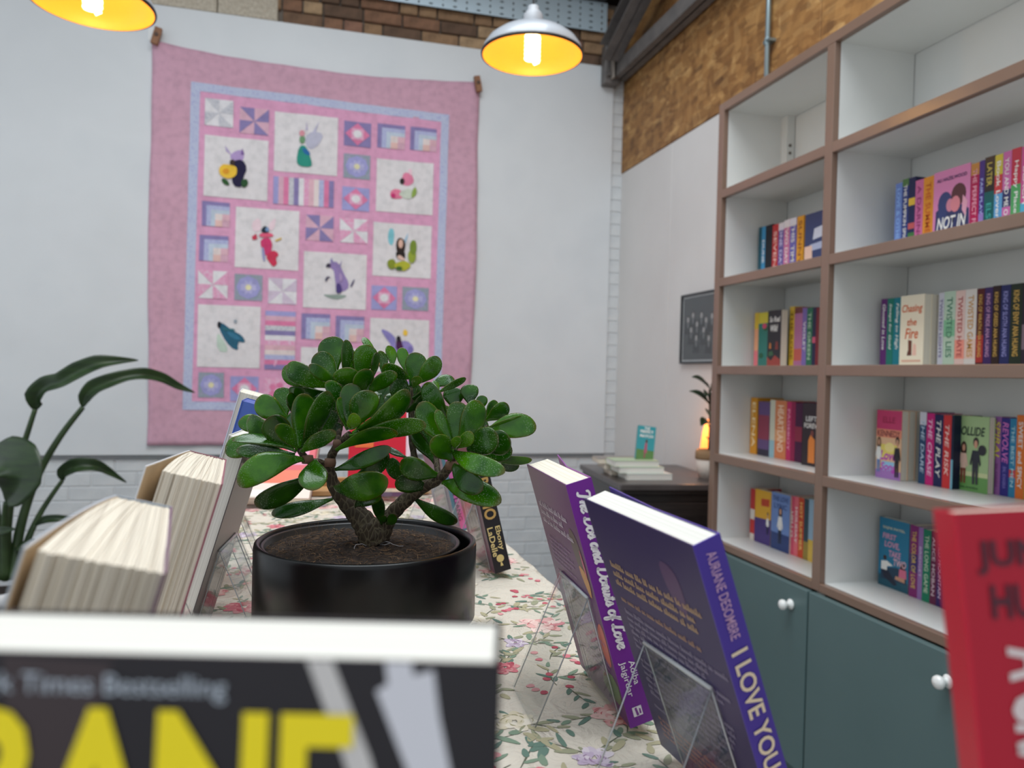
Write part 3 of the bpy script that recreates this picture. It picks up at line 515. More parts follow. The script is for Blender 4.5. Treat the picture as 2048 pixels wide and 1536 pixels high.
# ================================================================== QUILT
YQ = 4.386
def qy(X, Z):
    return YQ-.004*math.sin(X*9+Z*3)-.003*math.sin(Z*13-X*5)-.0025*math.sin(X*31+Z*17)-.008*max(0, 1-abs(X-.06)/.9)*max(0, .5+Z-CZ)/2
QU = empty('patchwork_quilt', (.05, YQ, CZ+.6), 'large pink and lilac patchwork quilt with fairy pictures hanging on the white wall', 'quilt')
def fabric(c, name='quilt_cotton'):
    k = ('fab', tuple(c))
    if k not in _M: _M[k] = noise_col(name, [tuple(int(v*.95) for v in c), c, tuple(min(255, int(v*1.03)) for v in c)], nscale=28, rough=.9, bump=.3, bscale=55, bdist=.004)
    return _M[k]
def printed(c, c2):
    k = ('prt', tuple(c), tuple(c2))
    if k not in _M: _M[k] = noise_col('printed_cotton', [c, c2, c], nscale=60, rough=.9, bump=.25, bscale=60, bdist=.004)
    return _M[k]
PINKB = fabric((202, 157, 174)); PINKS = fabric((218, 158, 188)); LILB = printed((168, 170, 206), (190, 196, 216)); WQ = fabric((222, 216, 216))
q_par = Matrix.Translation(-Vector(QU.location))
def qgrid(mb, x0, x1, z0, z1, off, mat, n=8, m_=8, sag=None, th=0):
    n0 = len(mb.v); mi = mb.mi(mat)
    for j in range(m_+1):
        for i in range(n+1):
            X = x0+(x1-x0)*i/n; Z = z0+(z1-z0)*j/m_
            if sag: X, Z = sag(X, Z)
            mb.v.append((X, qy(X, Z)-off, Z))
    for j in range(m_):
        for i in range(n): a = n0+j*(n+1)+i; mb.f.append((a, a+1, a+n+2, a+n+1)); mb.m.append(mi)
def qpoly(mb, pts, off, mat, cuts=3):
    """polygon in the wall plane, subdivided so that it follows the cloth"""
    bm = bmesh.new(); vs_ = [bm.verts.new((p[0], 0, p[1])) for p in pts]; f = bm.faces.new(vs_)
    bmesh.ops.triangulate(bm, faces=[f])
    if cuts: bmesh.ops.subdivide_edges(bm, edges=bm.edges[:], cuts=cuts, use_grid_fill=True)
    bm.normal_update(); n0 = len(mb.v); mi = mb.mi(mat); bm.verts.index_update()
    mb.v += [(v.co.x, qy(v.co.x, v.co.z)-off, v.co.z) for v in bm.verts]
    for f in bm.faces:
        ix = [n0+v.index for v in f.verts]
        mb.f.append(tuple(ix if f.normal.y < 0 else ix[::-1])); mb.m.append(mi)
    bm.free()
def qsag(X, Z):
    u = (X+.838)/(1.78); top = CZ+1.715; k = max(0, (Z-(CZ-.43))/2.15)
    s = -.055*math.sin(PI*min(1, max(0, u)))**.8*k**3
    xw = (X-.03)*(1-.014*(1-k)) + .03
    return xw+.006*math.sin(Z*4)*(1 if u > .5 else -1), Z+s
mb = MB(); qgrid(mb, -.838, .942, CZ-.43, CZ+1.715, 0, PINKB, 70, 80, qsag)
o = mb.build('quilt_border', QU, True); o.matrix_parent_inverse = q_par; tag(o, 'plain dusty pink quilt cloth')
sd = o.modifiers.new('thick', 'SOLIDIFY'); sd.thickness = .010; sd.offset = -1
def wp(x, y): p = onY(x, y, YQ); return (p.x, p.z)
def c1(x, y): return wp(280+x/2.9257, 40+y/2.9257)
def c2(x, y): return wp(280+x/2.9257, 500+y/2.9257)
def qpart(mb, name, par=None, label=None):
    o = mb.build(name, par or QU, True)
    if not par: o.matrix_parent_inverse = q_par
    return tag(o, label)
# lilac inner frame and pink sashing ground
fo = [c1(300, 365), c1(1810, 555), c2(1752, 800), c2(1640, 1150), c2(250, 935)]
TL, TR, BL = c1(300, 362), c1(1808, 558), c2(248, 935); BR = (TR[0]-.01, BL[1]-.005)
def quad_in(p, q, r, s, a): # inset
    cx = sum(k[0] for k in (p, q, r, s))/4; cz = sum(k[1] for k in (p, q, r, s))/4
    return [(k[0]+(a if k[0] < cx else -a), k[1]+(a if k[1] < cz else -a)) for k in (p, q, r, s)]
OUT = [TL, TR, BR, BL]; INN = quad_in(TL, TR, BR, BL, .046)
for i in range(4):
    mb = MB(); qpoly(mb, [OUT[i], OUT[(i+1) % 4], INN[(i+1) % 4], INN[i]][::1], .0022, LILB, 12); qpart(mb, 'inner_frame_strip', None, 'lilac print strip')
mb = MB(); qpoly(mb, INN, .0020, PINKS, 26); qpart(mb, 'sashing', None, 'brighter pink sashing cloth')
PU = fabric((138, 126, 172)); PE = fabric((214, 170, 186)); GY = printed((176, 176, 186), (206, 204, 208)); LI = fabric((160, 158, 206)); HP = fabric((218, 124, 162)); PW = printed((226, 196, 212), (224, 150, 184)); FL = printed((168, 158, 186), (140, 156, 160)); LB = printed((158, 164, 204), (184, 186, 216)); SK = fabric((190, 200, 214)); CR = fabric((226, 210, 206)); PL = fabric((206, 190, 206)); SA = fabric((220, 176, 186)); WH = fabric((226, 222, 224))
def block(kind, cf, a, b_):
    (x0, z1), (x1, z0) = cf(*a), cf(*b_)
    def P(u, v): return (x0+(x1-x0)*u, z1-(z1-z0)*v)
    def base(mat, nm): mb = MB(); qpoly(mb, [P(0, 0), P(1, 0), P(1, 1), P(0, 1)], .0045, mat, 6 if abs(x1-x0) > .2 else 3); return qpart(mb, nm)
    def patch(par, uv, mat, lay=1, nm='patch'): mb = MB(); qpoly(mb, [P(*k) for k in uv], .0045+.0012*lay, mat, 2); return qpart(mb, nm, par)
    if kind[0] == 'P':
        mats = {'P1': (WH, GY), 'P2': (PE, PU), 'P4': (WH, PW), 'P6': (WH, PL)}[kind]; r = base(mats[0], 'pinwheel_block')
        for tri in (((.5, .5), (0, 0), (.5, 0)), ((.5, .5), (1, 0), (1, .5)), ((.5, .5), (1, 1), (.5, 1)), ((.5, .5), (0, 1), (0, .5))): patch(r, tri, mats[1])
    elif kind[0] == 'D':
        r = base(PU if kind == 'D1' else LI, 'diamond_block'); patch(r, ((.5, .04), (.96, .5), (.5, .96), (.04, .5)), HP); patch(r, ((.27, .27), (.73, .27), (.73, .73), (.27, .73)), PW, 2); patch(r, blob(.5, .5, .17, .17, 8), WH, 3)
    elif kind[0] == 'F':
        r = base(FL, 'flower_block'); patch(r, blob(.5, .5, .44, .44, 8), LI); patch(r, [(.5+.3*math.cos(i*PI/8)*(1 if i % 2 else .6), .5+.3*math.sin(i*PI/8)*(1 if i % 2 else .6)) for i in range(16)], fabric((182, 178, 216)), 2); patch(r, blob(.5, .5, .12, .12, 6), fabric((232, 224, 180)), 3)
    elif kind == 'X':
        r = base(PW, 'flower_block')
        for i in range(5): patch(r, blob(.5+.22*math.cos(i*1.257), .5+.22*math.sin(i*1.257), .13, .13, 8), HP)
    elif kind == 'C':
        r = base(PE, 'log_cabin_block'); cols = [PU, LI, LB, CR, SA]
        for i, m_ in enumerate((PU, LB, SK)):
            e = i*.16; patch(r, ((e, e), (1, e), (1, e+.16), (e, e+.16)), m_); patch(r, ((e, e+.16), (e+.16, e+.16), (e+.16, 1), (e, 1)), m_)
        patch(r, ((.48, .48), (.74, .48), (.74, .74), (.48, .74)), CR); patch(r, ((.74, .48), (1, .48), (1, .74), (.74, .74)), SA); patch(r, ((.48, .74), (.74, .74), (.74, 1), (.48, 1)), fabric((226, 186, 178)))
    elif kind[0] == 'S':
        r = base(PW, 'striped_block'); n = 12; cols = [LI, PE, HP, GY, PU, WH, PW, SA, CR, LB, HP, PU]
        for i in range(n):
            a0, a1 = i/n, (i+1)/n; patch(r, ((a0, 0), (a1, 0), (a1, 1), (a0, 1)) if kind == 'S1' else ((0, a0), (1, a0), (1, a1), (0, a1)), cols[i], 1, 'strip')
    else: r = base(WQ, 'picture_block')
    return r
for kd, cf, a, b_ in (('P1', c1, (382, 458), (545, 632)), ('P2', c1, (585, 508), (753, 678)), ('D1', c1, (1195, 592), (1350, 752)), ('C', c1, (1390, 607), (1548, 762)), ('C', c1, (1582, 627), (1732, 775)), ('F', c1, (1192, 782), (1345, 938)), ('D2', c1, (1184, 975), (1340, 1125)), ('S1', c1, (782, 915), (1132, 1102)), ('C', c1, (365, 1060), (524, 1215)), ('C', c1, (350, 1257), (516, 1418)), ('P2', c1, (972, 1140), (1130, 1300)), ('P4', c1, (1170, 1160), (1330, 1312)),
    ('P4', c2, (342, 118), (512, 288)), ('F', c2, (555, 140), (715, 300)), ('P6', c2, (752, 162), (915, 320)), ('D3', c2, (1355, 207), (1500, 355)), ('F', c2, (1535, 215), (1686, 358)), ('S2', c2, (735, 355), (905, 702)), ('C', c2, (946, 370), (1110, 525)), ('C', c2, (1146, 385), (1308, 540)), ('F', c2, (342, 715), (490, 865)), ('D4', c2, (530, 738), (692, 885)), ('X', c2, (728, 748), (882, 895)), ('C', c2, (1340, 760), (1490, 900)), ('P2', c2, (1525, 765), (1672, 905))): block(kd, cf, a, b_)
def art(par, cf, polys):
    mb = MB()
    for i, (pts, col) in enumerate(polys): qpoly(mb, [cf(*p) for p in pts], .0062+.0008*i, fabric(col), 1)
    qpart(mb, 'applique', par)
def sm(pts, k=1):                           # rounder outline (corner cutting)
    for _ in range(k):
        q = []
        for i, p in enumerate(pts):
            r = pts[(i+1) % len(pts)]; q += [(p[0]*.75+r[0]*.25, p[1]*.75+r[1]*.25), (p[0]*.25+r[0]*.75, p[1]*.25+r[1]*.75)]
        pts = q
    return pts
W1 = block('W', c1, (790, 537), (1152, 917)); W2 = block('W', c1, (380, 672), (745, 1060)); W3 = block('W', c1, (1386, 810), (1710, 1145)); W4 = block('W', c1, (562, 1092), (926, 1468)); W5 = block('W', c1, (1366, 1182), (1700, 1515))
W6 = block('W', c2, (960, 7), (1320, 352)); W7 = block('W', c2, (340, 317), (700, 692)); W8 = block('W', c2, (1347, 397), (1686, 720)); W9 = block('W', c2, (942, 567), (1300, 905))
tri = lambda *p: list(p)
art(W1, c1, [(sm([(965, 690), (1005, 655), (1078, 672), (1045, 740), (1000, 765), (972, 745)]), (186, 184, 200)), (tri((968, 650), (976, 598), (984, 650)), (190, 180, 200)), (tri((1008, 665), (1048, 598), (1026, 672)), (190, 186, 206)), (sm([(930, 745), (914, 830), (932, 860), (990, 866), (1010, 852), (985, 770), (962, 735)]), (44, 142, 124)), (sm([(945, 750), (985, 765), (1000, 800), (960, 790)]), (40, 104, 160)), (blob(950, 705, 17, 24), (110, 150, 110)), (blob(948, 668, 16, 18), (222, 150, 160))])
art(W2, c1, [(sm([(520, 800), (560, 765), (612, 762), (606, 830), (560, 838)]), (176, 150, 196)), (tri((505, 770), (498, 735), (545, 800)), (180, 164, 200)), (tri((590, 790), (600, 752), (612, 790)), (120, 90, 150)), (sm([(540, 830), (600, 815), (630, 870), (605, 925), (600, 985), (545, 975), (535, 900)]), (30, 24, 60)), (sm([(475, 930), (510, 935), (530, 975), (490, 965)]), (44, 84, 40)), (sm([(590, 940), (628, 930), (636, 968), (600, 990)]), (40, 80, 44)), (sm(blob(513, 888, 56, 46, 9, .18)), (236, 190, 60)), (blob(505, 890, 20, 16), (222, 150, 40)), (blob(542, 838, 16, 18), (60, 44, 40))])
art(W3, c1, [(sm([(1530, 930), (1545, 890), (1590, 905), (1605, 950), (1570, 975), (1535, 965)]), (226, 130, 160)), (sm([(1560, 880), (1590, 870), (1590, 920)]), (236, 200, 210)), (sm([(1460, 1005), (1500, 985), (1545, 1010), (1540, 1045), (1470, 1050)]), (224, 120, 150)), (sm([(1500, 1015), (1590, 980), (1600, 1040), (1560, 1055)]), (200, 206, 190)), (sm([(1590, 1000), (1612, 975), (1620, 1020), (1585, 1050)]), (146, 170, 80)), (blob(1533, 945, 14, 18), (50, 40, 40)), (blob(1480, 1030, 14, 14), (196, 50, 110))])
art(W4, c1, [(sm([(650, 1190), (700, 1150), (715, 1230), (665, 1245)]), (232, 206, 212)), (sm([(755, 1190), (800, 1150), (785, 1230), (755, 1235)]), (232, 206, 212)), (sm([(705, 1285), (760, 1270), (780, 1330), (745, 1395), (708, 1330)]), (208, 60, 110)), (sm([(735, 1385), (775, 1345), (818, 1370), (790, 1400), (806, 1425), (780, 1448), (758, 1420)]), (206, 54, 84)), (tri((655, 1270), (680, 1252), (688, 1282), (662, 1290)), (200, 60, 84)), (sm([(712, 1330), (728, 1335), (735, 1415), (720, 1410)]), (150, 150, 190)), (sm([(700, 1250), (765, 1245), (790, 1270), (700, 1275)]), (222, 90, 120)), (tri((790, 1290), (825, 1275), (830, 1283), (795, 1298)), (214, 180, 80)), (sm([(706, 1232), (735, 1200), (762, 1245), (722, 1252)]), (30, 44, 56)), (blob(745, 1228, 10, 13), (120, 150, 190))])
art(W5, c1, [(sm([(1462, 1215), (1490, 1232), (1482, 1322), (1455, 1312), (1448, 1260)]), (130, 196, 206)), (tri((1545, 1290), (1568, 1245), (1565, 1275), (1552, 1310)), (160, 190, 210)), (sm([(1496, 1300), (1520, 1268), (1556, 1300), (1545, 1372), (1502, 1365)]), (52, 34, 28)), (sm([(1496, 1350), (1550, 1350), (1552, 1405), (1500, 1400)]), (40, 30, 26)), (blob(1525, 1310, 14, 26), (224, 180, 160)), (sm([(1500, 1395), (1515, 1370), (1552, 1400), (1540, 1410)]), (222, 186, 170)), (sm(blob(1470, 1430, 28, 34, 7, .15)), (132, 142, 40)), (sm(blob(1535, 1440, 46, 32, 9, .15)), (176, 176, 50)), (sm(blob(1590, 1385, 28, 42, 7, .15)), (150, 164, 56)), (sm(blob(1598, 1330, 22, 48, 7, .1)), (120, 140, 50)), (sm(blob(1515, 1455, 22, 14, 7, .1)), (70, 104, 40))])
art(W6, c2, [(sm([(1065, 260), (1110, 285), (1170, 292), (1215, 270), (1180, 262), (1110, 262)]), (146, 160, 150)), (sm([(1085, 95), (1140, 62), (1172, 92), (1192, 140), (1222, 192), (1216, 235), (1160, 250), (1140, 215), (1160, 165), (1130, 112)]), (150, 128, 178)), (tri((1120, 45), (1138, 85), (1112, 70)), (140, 130, 176)), (tri((1180, 60), (1172, 110), (1165, 95)), (150, 136, 180)), (sm([(1228, 212), (1256, 165), (1252, 190), (1236, 222)]), (70, 60, 100)), (sm([(1080, 175), (1100, 150), (1120, 170), (1112, 158), (1095, 172), (1092, 190)]), (60, 54, 86)), (sm([(1150, 195), (1172, 198), (1186, 250), (1145, 258)]), (76, 60, 120)), (sm([(1085, 92), (1105, 75), (1120, 95), (1095, 105)]), (56, 50, 70)), (sm([(1165, 130), (1185, 150), (1178, 190), (1165, 180)]), (176, 150, 190))])
art(W7, c2, [(sm([(450, 480), (480, 510), (525, 600), (452, 592)]), (190, 206, 190)), (sm([(455, 430), (478, 422), (540, 470), (600, 500), (622, 545), (565, 535), (580, 592), (530, 570), (480, 500)]), (40, 96, 120)), (sm([(500, 470), (560, 490), (600, 530), (540, 520)]), (56, 118, 146)), (blob(464, 438, 11, 20), (30, 36, 46)), (tri((480, 455), (550, 462), (560, 475), (490, 470)), (50, 110, 120)), (tri((548, 412), (566, 408), (570, 424), (556, 430)), (150, 160, 170))])
art(W8, c2, [(sm([(1402, 458), (1462, 480), (1502, 525), (1480, 570), (1440, 520)]), (138, 130, 190)), (sm([(1500, 545), (1560, 525), (1605, 570), (1590, 610), (1500, 610), (1450, 560)]), (150, 136, 196)), (sm([(1498, 520), (1522, 508), (1545, 590), (1496, 590)]), (70, 24, 70)), (blob(1512, 520, 13, 18), (30, 24, 34)), (sm([(1535, 495), (1545, 460), (1568, 478), (1560, 505)]), (238, 196, 70)), (sm([(1570, 560), (1600, 575), (1592, 605), (1565, 600)]), (120, 110, 170))])
# wooden clips
for nm, px, py, d_, lab in (('quilt_clip', 313, 72, .15, "brown wooden clip holding the quilt's corner near the ceiling lamp at the window side"), ('quilt_clip', 956, 168, -.1, "brown wooden clip holding the quilt's corner below the lit bell lamp")):
    p = onY(px, py, YQ-.02); e = empty(nm, p, lab, 'clip', 'wooden clips at the quilt corners'); e.rotation_euler = (0, d_+.1*(1 if d_ > 0 else -1), 0)
    mb = MB(); mb.box(-.018, .018, -.012, .014, -.045, .045, BROWN_PEG); bevel(mb.build('clip_body', e), .002)
    mb = MB(); mb.tube([(0, -.012, .005), (0, -.017, .005)], .010, M((70, 42, 26), .5), 10); mb.build('screw', e)
mb = MB(); p = onY(308, 70, YB); mb.box(p.x-.028, p.x+.022, YB-.0025, YB-.0005, p.z-.03, p.z+.04, M((232, 232, 230), .8)); tag(mb.build('paper_label'), 'small white paper scrap behind the wooden clip', 'paper')
# ================================================================== PENDANT LAMPS
def lamp(name, cx, cy, cz, R, label):
    e = empty(name, (cx, cy, cz), label, 'lamp', 'enamel pendant lamps')
    OUT_ = M((176, 180, 186), .3, coat=.3); INN_GLOW = M((240, 180, 82), .4); EDGE = M((48, 40, 34), .4)  # lining is white enamel; its orange base colour carries the bulb's glow
    k = R/.17
    prof = [(.172*k, -.002), (.171*k, .008), (.166*k, .022), (.150*k, .045), (.12*k, .068), (.085*k, .084), (.05*k, .094), (.032*k, .098)]
    mb = MB(); mb.lathe(prof, OUT_, 56); mb.build('shade', e, True)
    mb = MB(); mb.lathe([(r-.0035, h-.003) for r, h in prof][::-1], INN_GLOW, 56); tag(mb.build('shade_lining', e, True), 'white enamel inside glowing yellow')
    mb = MB(); mb.lathe([(.1685*k, -.004), (.1745*k, -.004), (.1750*k, 0), (.1735*k, .004), (.1685*k, .0)], EDGE, 56); tag(mb.build('rim', e, True), 'dark rolled rim')
    mb = MB(); mb.lathe([(.032, .092), (.034, .10), (.033, .135), (.026, .145), (.020, .15), (.018, .165), (.006, .17), (0, .17)], M((172, 174, 178), .4), 24); mb.build('lamp_holder', e, True)
    mb = MB(); mb.tube([(0, 0, .165), (0, 0, 1.25)], .004, M((40, 38, 38), .6), 8); mb.build('cord', e)
    em = bpy.data.materials.new('lit_bulb'); em.use_nodes = True; b = em.node_tree.nodes['Principled BSDF']; b.inputs['Emission Color'].default_value = (1, .70, .30, 1); b.inputs['Emission Strength'].default_value = 9; b.inputs['Base Color'].default_value = (1, .95, .8, 1)
    mb = MB()
    pts = []
    for i in range(97): a = i/96*2*PI*6; pts.append((.021*math.cos(a), .021*math.sin(a), .068-i/96*.088))
    pts.append((.006, 0, -.028)); mb.tube(pts, .0072, em, 8); mb.tube([(0, 0, .066), (0, 0, -.018)], .0135, em, 12)
    bulb = mb.build('spiral_bulb', e, True); tag(bulb, 'lit compact spiral bulb')
    mb = MB(); mb.lathe([(0, .066), (.023, .066), (.024, .095), (.0, .096)], M((226, 222, 210), .4), 20); mb.build('bulb_base', e, True)
    l = bpy.data.lights.new('bulb_light', 'POINT'); l.energy = 1.9; l.color = (1, .50, .10); l.shadow_soft_size = .03
    o = bpy.data.objects.new('bulb_light', l); C.objects.link(o); o.parent = e; o.location = (0, 0, -.045)
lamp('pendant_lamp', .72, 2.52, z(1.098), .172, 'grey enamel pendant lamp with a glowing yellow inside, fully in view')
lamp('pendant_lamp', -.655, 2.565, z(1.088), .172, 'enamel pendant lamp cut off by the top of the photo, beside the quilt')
# ================================================================== PICTURE, SIDEBOARD AND ITS THINGS
pf = empty('framed_photo', (XW-.001, 3.55, z(.071)), 'dark framed black and white group photo on the side wall', 'picture')
pw, ph = .46, .352
mb = MB()
for y0, y1, z0, z1 in ((-pw, 0, 0, .012), (-pw, 0, ph-.012, ph), (-.012, 0, .012, ph-.012), (-pw, -pw+.012, .012, ph-.012)): mb.box(-.02, 0, y0, y1, z0, z1, M((44, 46, 50), .35))
bevel(mb.build('frame', pf), .002)
mb = MB(); mb.box(-.010, -.004, -pw+.012, -.012, .012, ph-.012, M((206, 206, 206), .6)); mb.build('mount', pf)
mb = MB(); mb.box(-.0112, -.0102, -pw+.022, -.022, .020, ph-.020, M((62, 64, 68), .4)); pr = mb.build('print', pf)
mb = MB()
for (u, v) in ((.12, .72), (.2, .52), (.24, .80), (.33, .36), (.34, .62), (.44, .78), (.5, .5), (.55, .68), (.62, .34), (.68, .74), (.78, .56), (.86, .7)):
    y0 = -.02-u*(pw-.04); z0 = .03+v*(ph-.09)
    S = lambda pts, e: [(-.0113-e, y0+a, z0+b) for a, b in pts]
    mb.face(S([(-.034, -.07), (.034, -.07), (.026, -.016), (-.026, -.016)], .0001), M((34, 36, 42), .5)); mb.face(S([(-.004, -.04), (.004, -.04), (.009, -.016), (-.009, -.016)], .0002), M((120, 122, 126), .5))
    mb.face(S(blob(0, .008, .016, .020, 10), .0003), M((40, 38, 40), .5)); mb.face(S(blob(0, .003, .0115, .015, 10), .0004), M((176, 170, 168), .5))
mb.build('portraits', pr)
mb = MB(); mb.box(-.0150, -.0140, -pw+.012, -.012, .012, ph-.012, ACRYLIC); mb.build('glass', pf)
sb = empty('sideboard', (1.262, 2.915, 0), 'dark stained wooden sideboard in the corner with books on top', 'sideboard', rz=math.radians(-6))
SW, SD, SHH = .52, .70, z(-.45)
mb = MB(); mb.box(.03, SW, .03, SD, .06, SHH-.045, DARKWOOD); mb.build('body', sb)
mb = MB(); mb.box(0, SW, 0, SD, SHH-.028, SHH, noise_col('worn_dark_top', [(62, 55, 53), (84, 76, 74)], scale=(2, 20, 2), nscale=3, rough=.3)); bevel(mb.build('top', sb), .006, 3)
mb = MB(); mb.box(.014, SW, .014, SD, SHH-.05, SHH-.028, DARKWOOD); bevel(mb.build('moulding', sb), .008, 3)
for i, (a0, a1) in enumerate(((.60, .79), (.37, .585), (.10, .355))):
    mb = MB(); mb.box(.05, SW-.02, .012, .03, a0, a1, DARKWOOD); d = bevel(mb.build('drawer', sb), .004)
    mb = MB(); mb.tube([(.28, .012, (a0+a1)/2), (.28, -.006, (a0+a1)/2)], [.008, .015], M((40, 34, 28), .3, metal=.6), 12); mb.build('drawer_knob', d)
for xx in (.05, SW-.05):
    for yy in (.05, SD-.05): mb = MB(); mb.box(xx-.025, xx+.025, yy-.025, yy+.025, 0, .06, DARKWOOD); mb.build('foot', sb)
# stacked books: lying flat, fore-edge to the camera
def flat_book(x, y, zb, wd, ln, t, rot, col, label, group, pg=PAGES_W):
    e = empty('paperback', (x, y, zb), label, 'book', group, rot)
    mb = MB(); c = .001; mb.box(0, ln, 0, wd, 0, c, M(col, .4)); mb.box(0, ln, 0, wd, t-c, t, M(col, .4)); mb.box(0, ln, wd-c, wd, c, t-c, M(col, .4)); mb.build('cover', e)
    mb = MB(); mb.box(.002, ln-.002, .0015, wd-c, c, t-c, pg); mb.build('pages', e)
GS = 'paperbacks stacked on the sideboard'; rz = math.radians(-5)
flat_book(1.346, 3.035, SHH+.0003, .134, .205, .026, rz, (206, 212, 206), 'pale green-white paperback at the bottom of the sideboard stack', GS)
flat_book(1.318, 3.06, SHH+.0268, .134, .205, .026, rz, (190, 206, 184), 'light sage paperback in the middle of the sideboard stack', GS)
flat_book(1.300, 3.075, SHH+.0533, .134, .205, .026, rz, (178, 196, 160), 'green and white paperback on top of the sideboard stack', GS)
for i, (dx, dy, h) in enumerate(((-.03, .17, 0), (-.05, .19, .0238), (-.075, .21, .0476))):
    flat_book(1.330+dx+.03, 3.02+dy, SHH+.0003+h, .13, .198, .0232, math.radians(-8), ((150, 140, 132), (170, 160, 150), (136, 128, 122))[i], ('taupe paperback lying at the bottom of the rear sideboard stack', 'beige-grey paperback in the middle of the rear sideboard stack', 'brownish paperback on top of the rear sideboard stack')[i], GS, PAGES_G)
lean = empty('paperback', at(1271, 917, 3.40), 'small teal paperback with a pink figure propped upright on the sideboard stack', 'book'); lean.rotation_euler = (math.radians(-10), math.radians(6), math.radians(-14))
tb = M((52, 150, 158), .4); mb = MB(); mb.box(0, .080, 0, .001, 0, .152, tb); mb.box(0, .001, .001, .03, 0, .152, tb); mb.box(0, .080, .029, .03, 0, .152, tb); mb.build('cover', lean)
mb = MB(); mb.box(.001, .078, .001, .029, .001, .151, PAGES_G); mb.build('pages', lean)
mb = MB()
for pts, col, e_ in (([(0, 0), (1, 0), (1, .28), (0, .3)], (90, 130, 70), 1), ([(.42, .2), (.6, .2), (.58, .5), (.46, .5)], (176, 90, 110), 2), (blob(.53, .55, .06, .05), (90, 50, 40), 3), ([(.44, .05), (.52, .05), (.52, .22), (.44, .22)], (150, 80, 90), 3)): mb.face([(u*.08, -.0003*e_, v*.152) for u, v in pts], M(col, .4))
mb.build('cover_art', lean)
for s, v in (('THE', .93), ('PERFECT', .83), ('MATCH', .70)): put_text(lean, s, (.04, -.0012, v*.152), (1, 0, 0), (0, 0, 1), .06 if s != 'THE' else .025, .013, M(W_, .5), 0, .03)
# small plant and glowing lamp partly behind the bookcase end
def ribbon_leaf(mb, pts, widths, nrm, mat, th=.0012, fold=.25, ns=6):
    """closed leaf blade along pts; nrm is the rough upward normal; V-folded about the midrib"""
    pts = [Vector(p) for p in pts]; k = len(pts); n0 = len(mb.v); mi = mb.mi(mat); rn = 2*(ns+1)
    for i, p in enumerate(pts):
        t = (pts[min(i+1, k-1)]-pts[max(i-1, 0)]).normalized(); s = t.cross(Vector(nrm))
        s = s.normalized() if s.length > 1e-4 else t.orthogonal().normalized(); n = s.cross(t).normalized()
        top = [p+s*(widths[i]*(2*j/ns-1)/2)+n*(abs(2*j/ns-1)*widths[i]*fold) for j in range(ns+1)]
        mb.v += [tuple(q) for q in top]+[tuple(q-n*th) for q in reversed(top)]
    for i in range(k-1):
        for j in range(rn): a = n0+i*rn+j; b = n0+i*rn+(j+1) % rn; mb.f.append((a, b, b+rn, a+rn)); mb.m.append(mi)
    mb.f.append(tuple(n0+j for j in range(rn))[::-1]); mb.f.append(tuple(n0+(k-1)*rn+j for j in range(rn))); mb.m += [mi, mi]
DG = noise_col('dark_leaf', [(22, 38, 22), (38, 62, 30)], nscale=12, rough=.35)
hp = empty('potted_plant', (1.750, 3.065, SHH), 'small dark-leaved plant in a white pot beside the bookcase end', 'potted plant')
mb = MB(); mb.lathe([(0, .002), (.040, .0), (.052, .04), (.056, .085), (.050, .086), (.046, .075), (0, .072)], M((214, 206, 196), .5), 28); mb.build('pot', hp, True)
mb = MB(); mb.lathe([(.0562, .085), (.060, .09), (.058, .12), (.052, .13), (.045, .128), (.044, .10)], noise_col('woven_rope', [(120, 92, 66), (170, 140, 104)], scale=(1, 1, 90), nscale=3, rough=.9), 28); mb.build('woven_collar', hp, True)
st = MB(); st.tube([(0, 0, .1), (.004, .0, .22), (-.004, .0, .40)], .005, M((60, 50, 30), .6), 8); st.build('stem', hp, True)
for (dx, dy, dz, L_, up) in ((-.11, -.03, .43, .11, .04), (-.05, -.05, .40, .08, -.05), (.03, -.04, .42, .09, .02), (-.09, .03, .36, .09, .05), (-.03, -.06, .33, .10, -.09), (.05, .02, .36, .09, .03), (-.06, -.03, .28, .09, -.07), (.0, -.06, .26, .09, -.05), (.06, -.03, .3, .1, 0), (-.02, -.07, .20, .08, -.06)):
    mb = MB(); b0 = Vector((0, 0, dz-.03)); tip = Vector((dx, dy, dz+up*.6)); md_ = (b0+tip)/2+Vector((0, 0, .02))
    P = [b0*(1-t)**2+md_*2*t*(1-t)+tip*t*t for t in [i/7 for i in range(8)]]; ribbon_leaf(mb, P, [.004, .02, .042, .052, .05, .04, .022, .003], (0, -.5, 1), DG); mb.build('leaf', hp, True)
gl = empty('glowing_lamp', (1.800, 3.165, SHH+.0), 'orange glowing lamp standing behind the small dark-leaved plant', 'lamp')
mb = MB(); mb.lathe([(0, 0), (.03, 0), (.03, .012), (.02, .016), (0, .016)], DARKWOOD, 20); mb.build('base', gl)
em = bpy.data.materials.new('orange_glow'); em.use_nodes = True; b = em.node_tree.nodes['Principled BSDF']; b.inputs['Base Color'].default_value = rgb((240, 130, 60)); b.inputs['Emission Color'].default_value = (1, .26, .05, 1); b.inputs['Emission Strength'].default_value = 2.2
mb = MB(); mb.lathe([(0.03, .016), (.036, .06), (.033, .13), (.024, .20), (.012, .25), (0, .262)], em, 12); mb.build('glowing_body', gl)
l = bpy.data.lights.new('glow_light', 'POINT'); l.energy = 1.1; l.color = (1, .42, .14); l.shadow_soft_size = .04; o = bpy.data.objects.new('glow_light', l); C.objects.link(o); o.parent = gl; o.location = (-.06, -.02, .22)
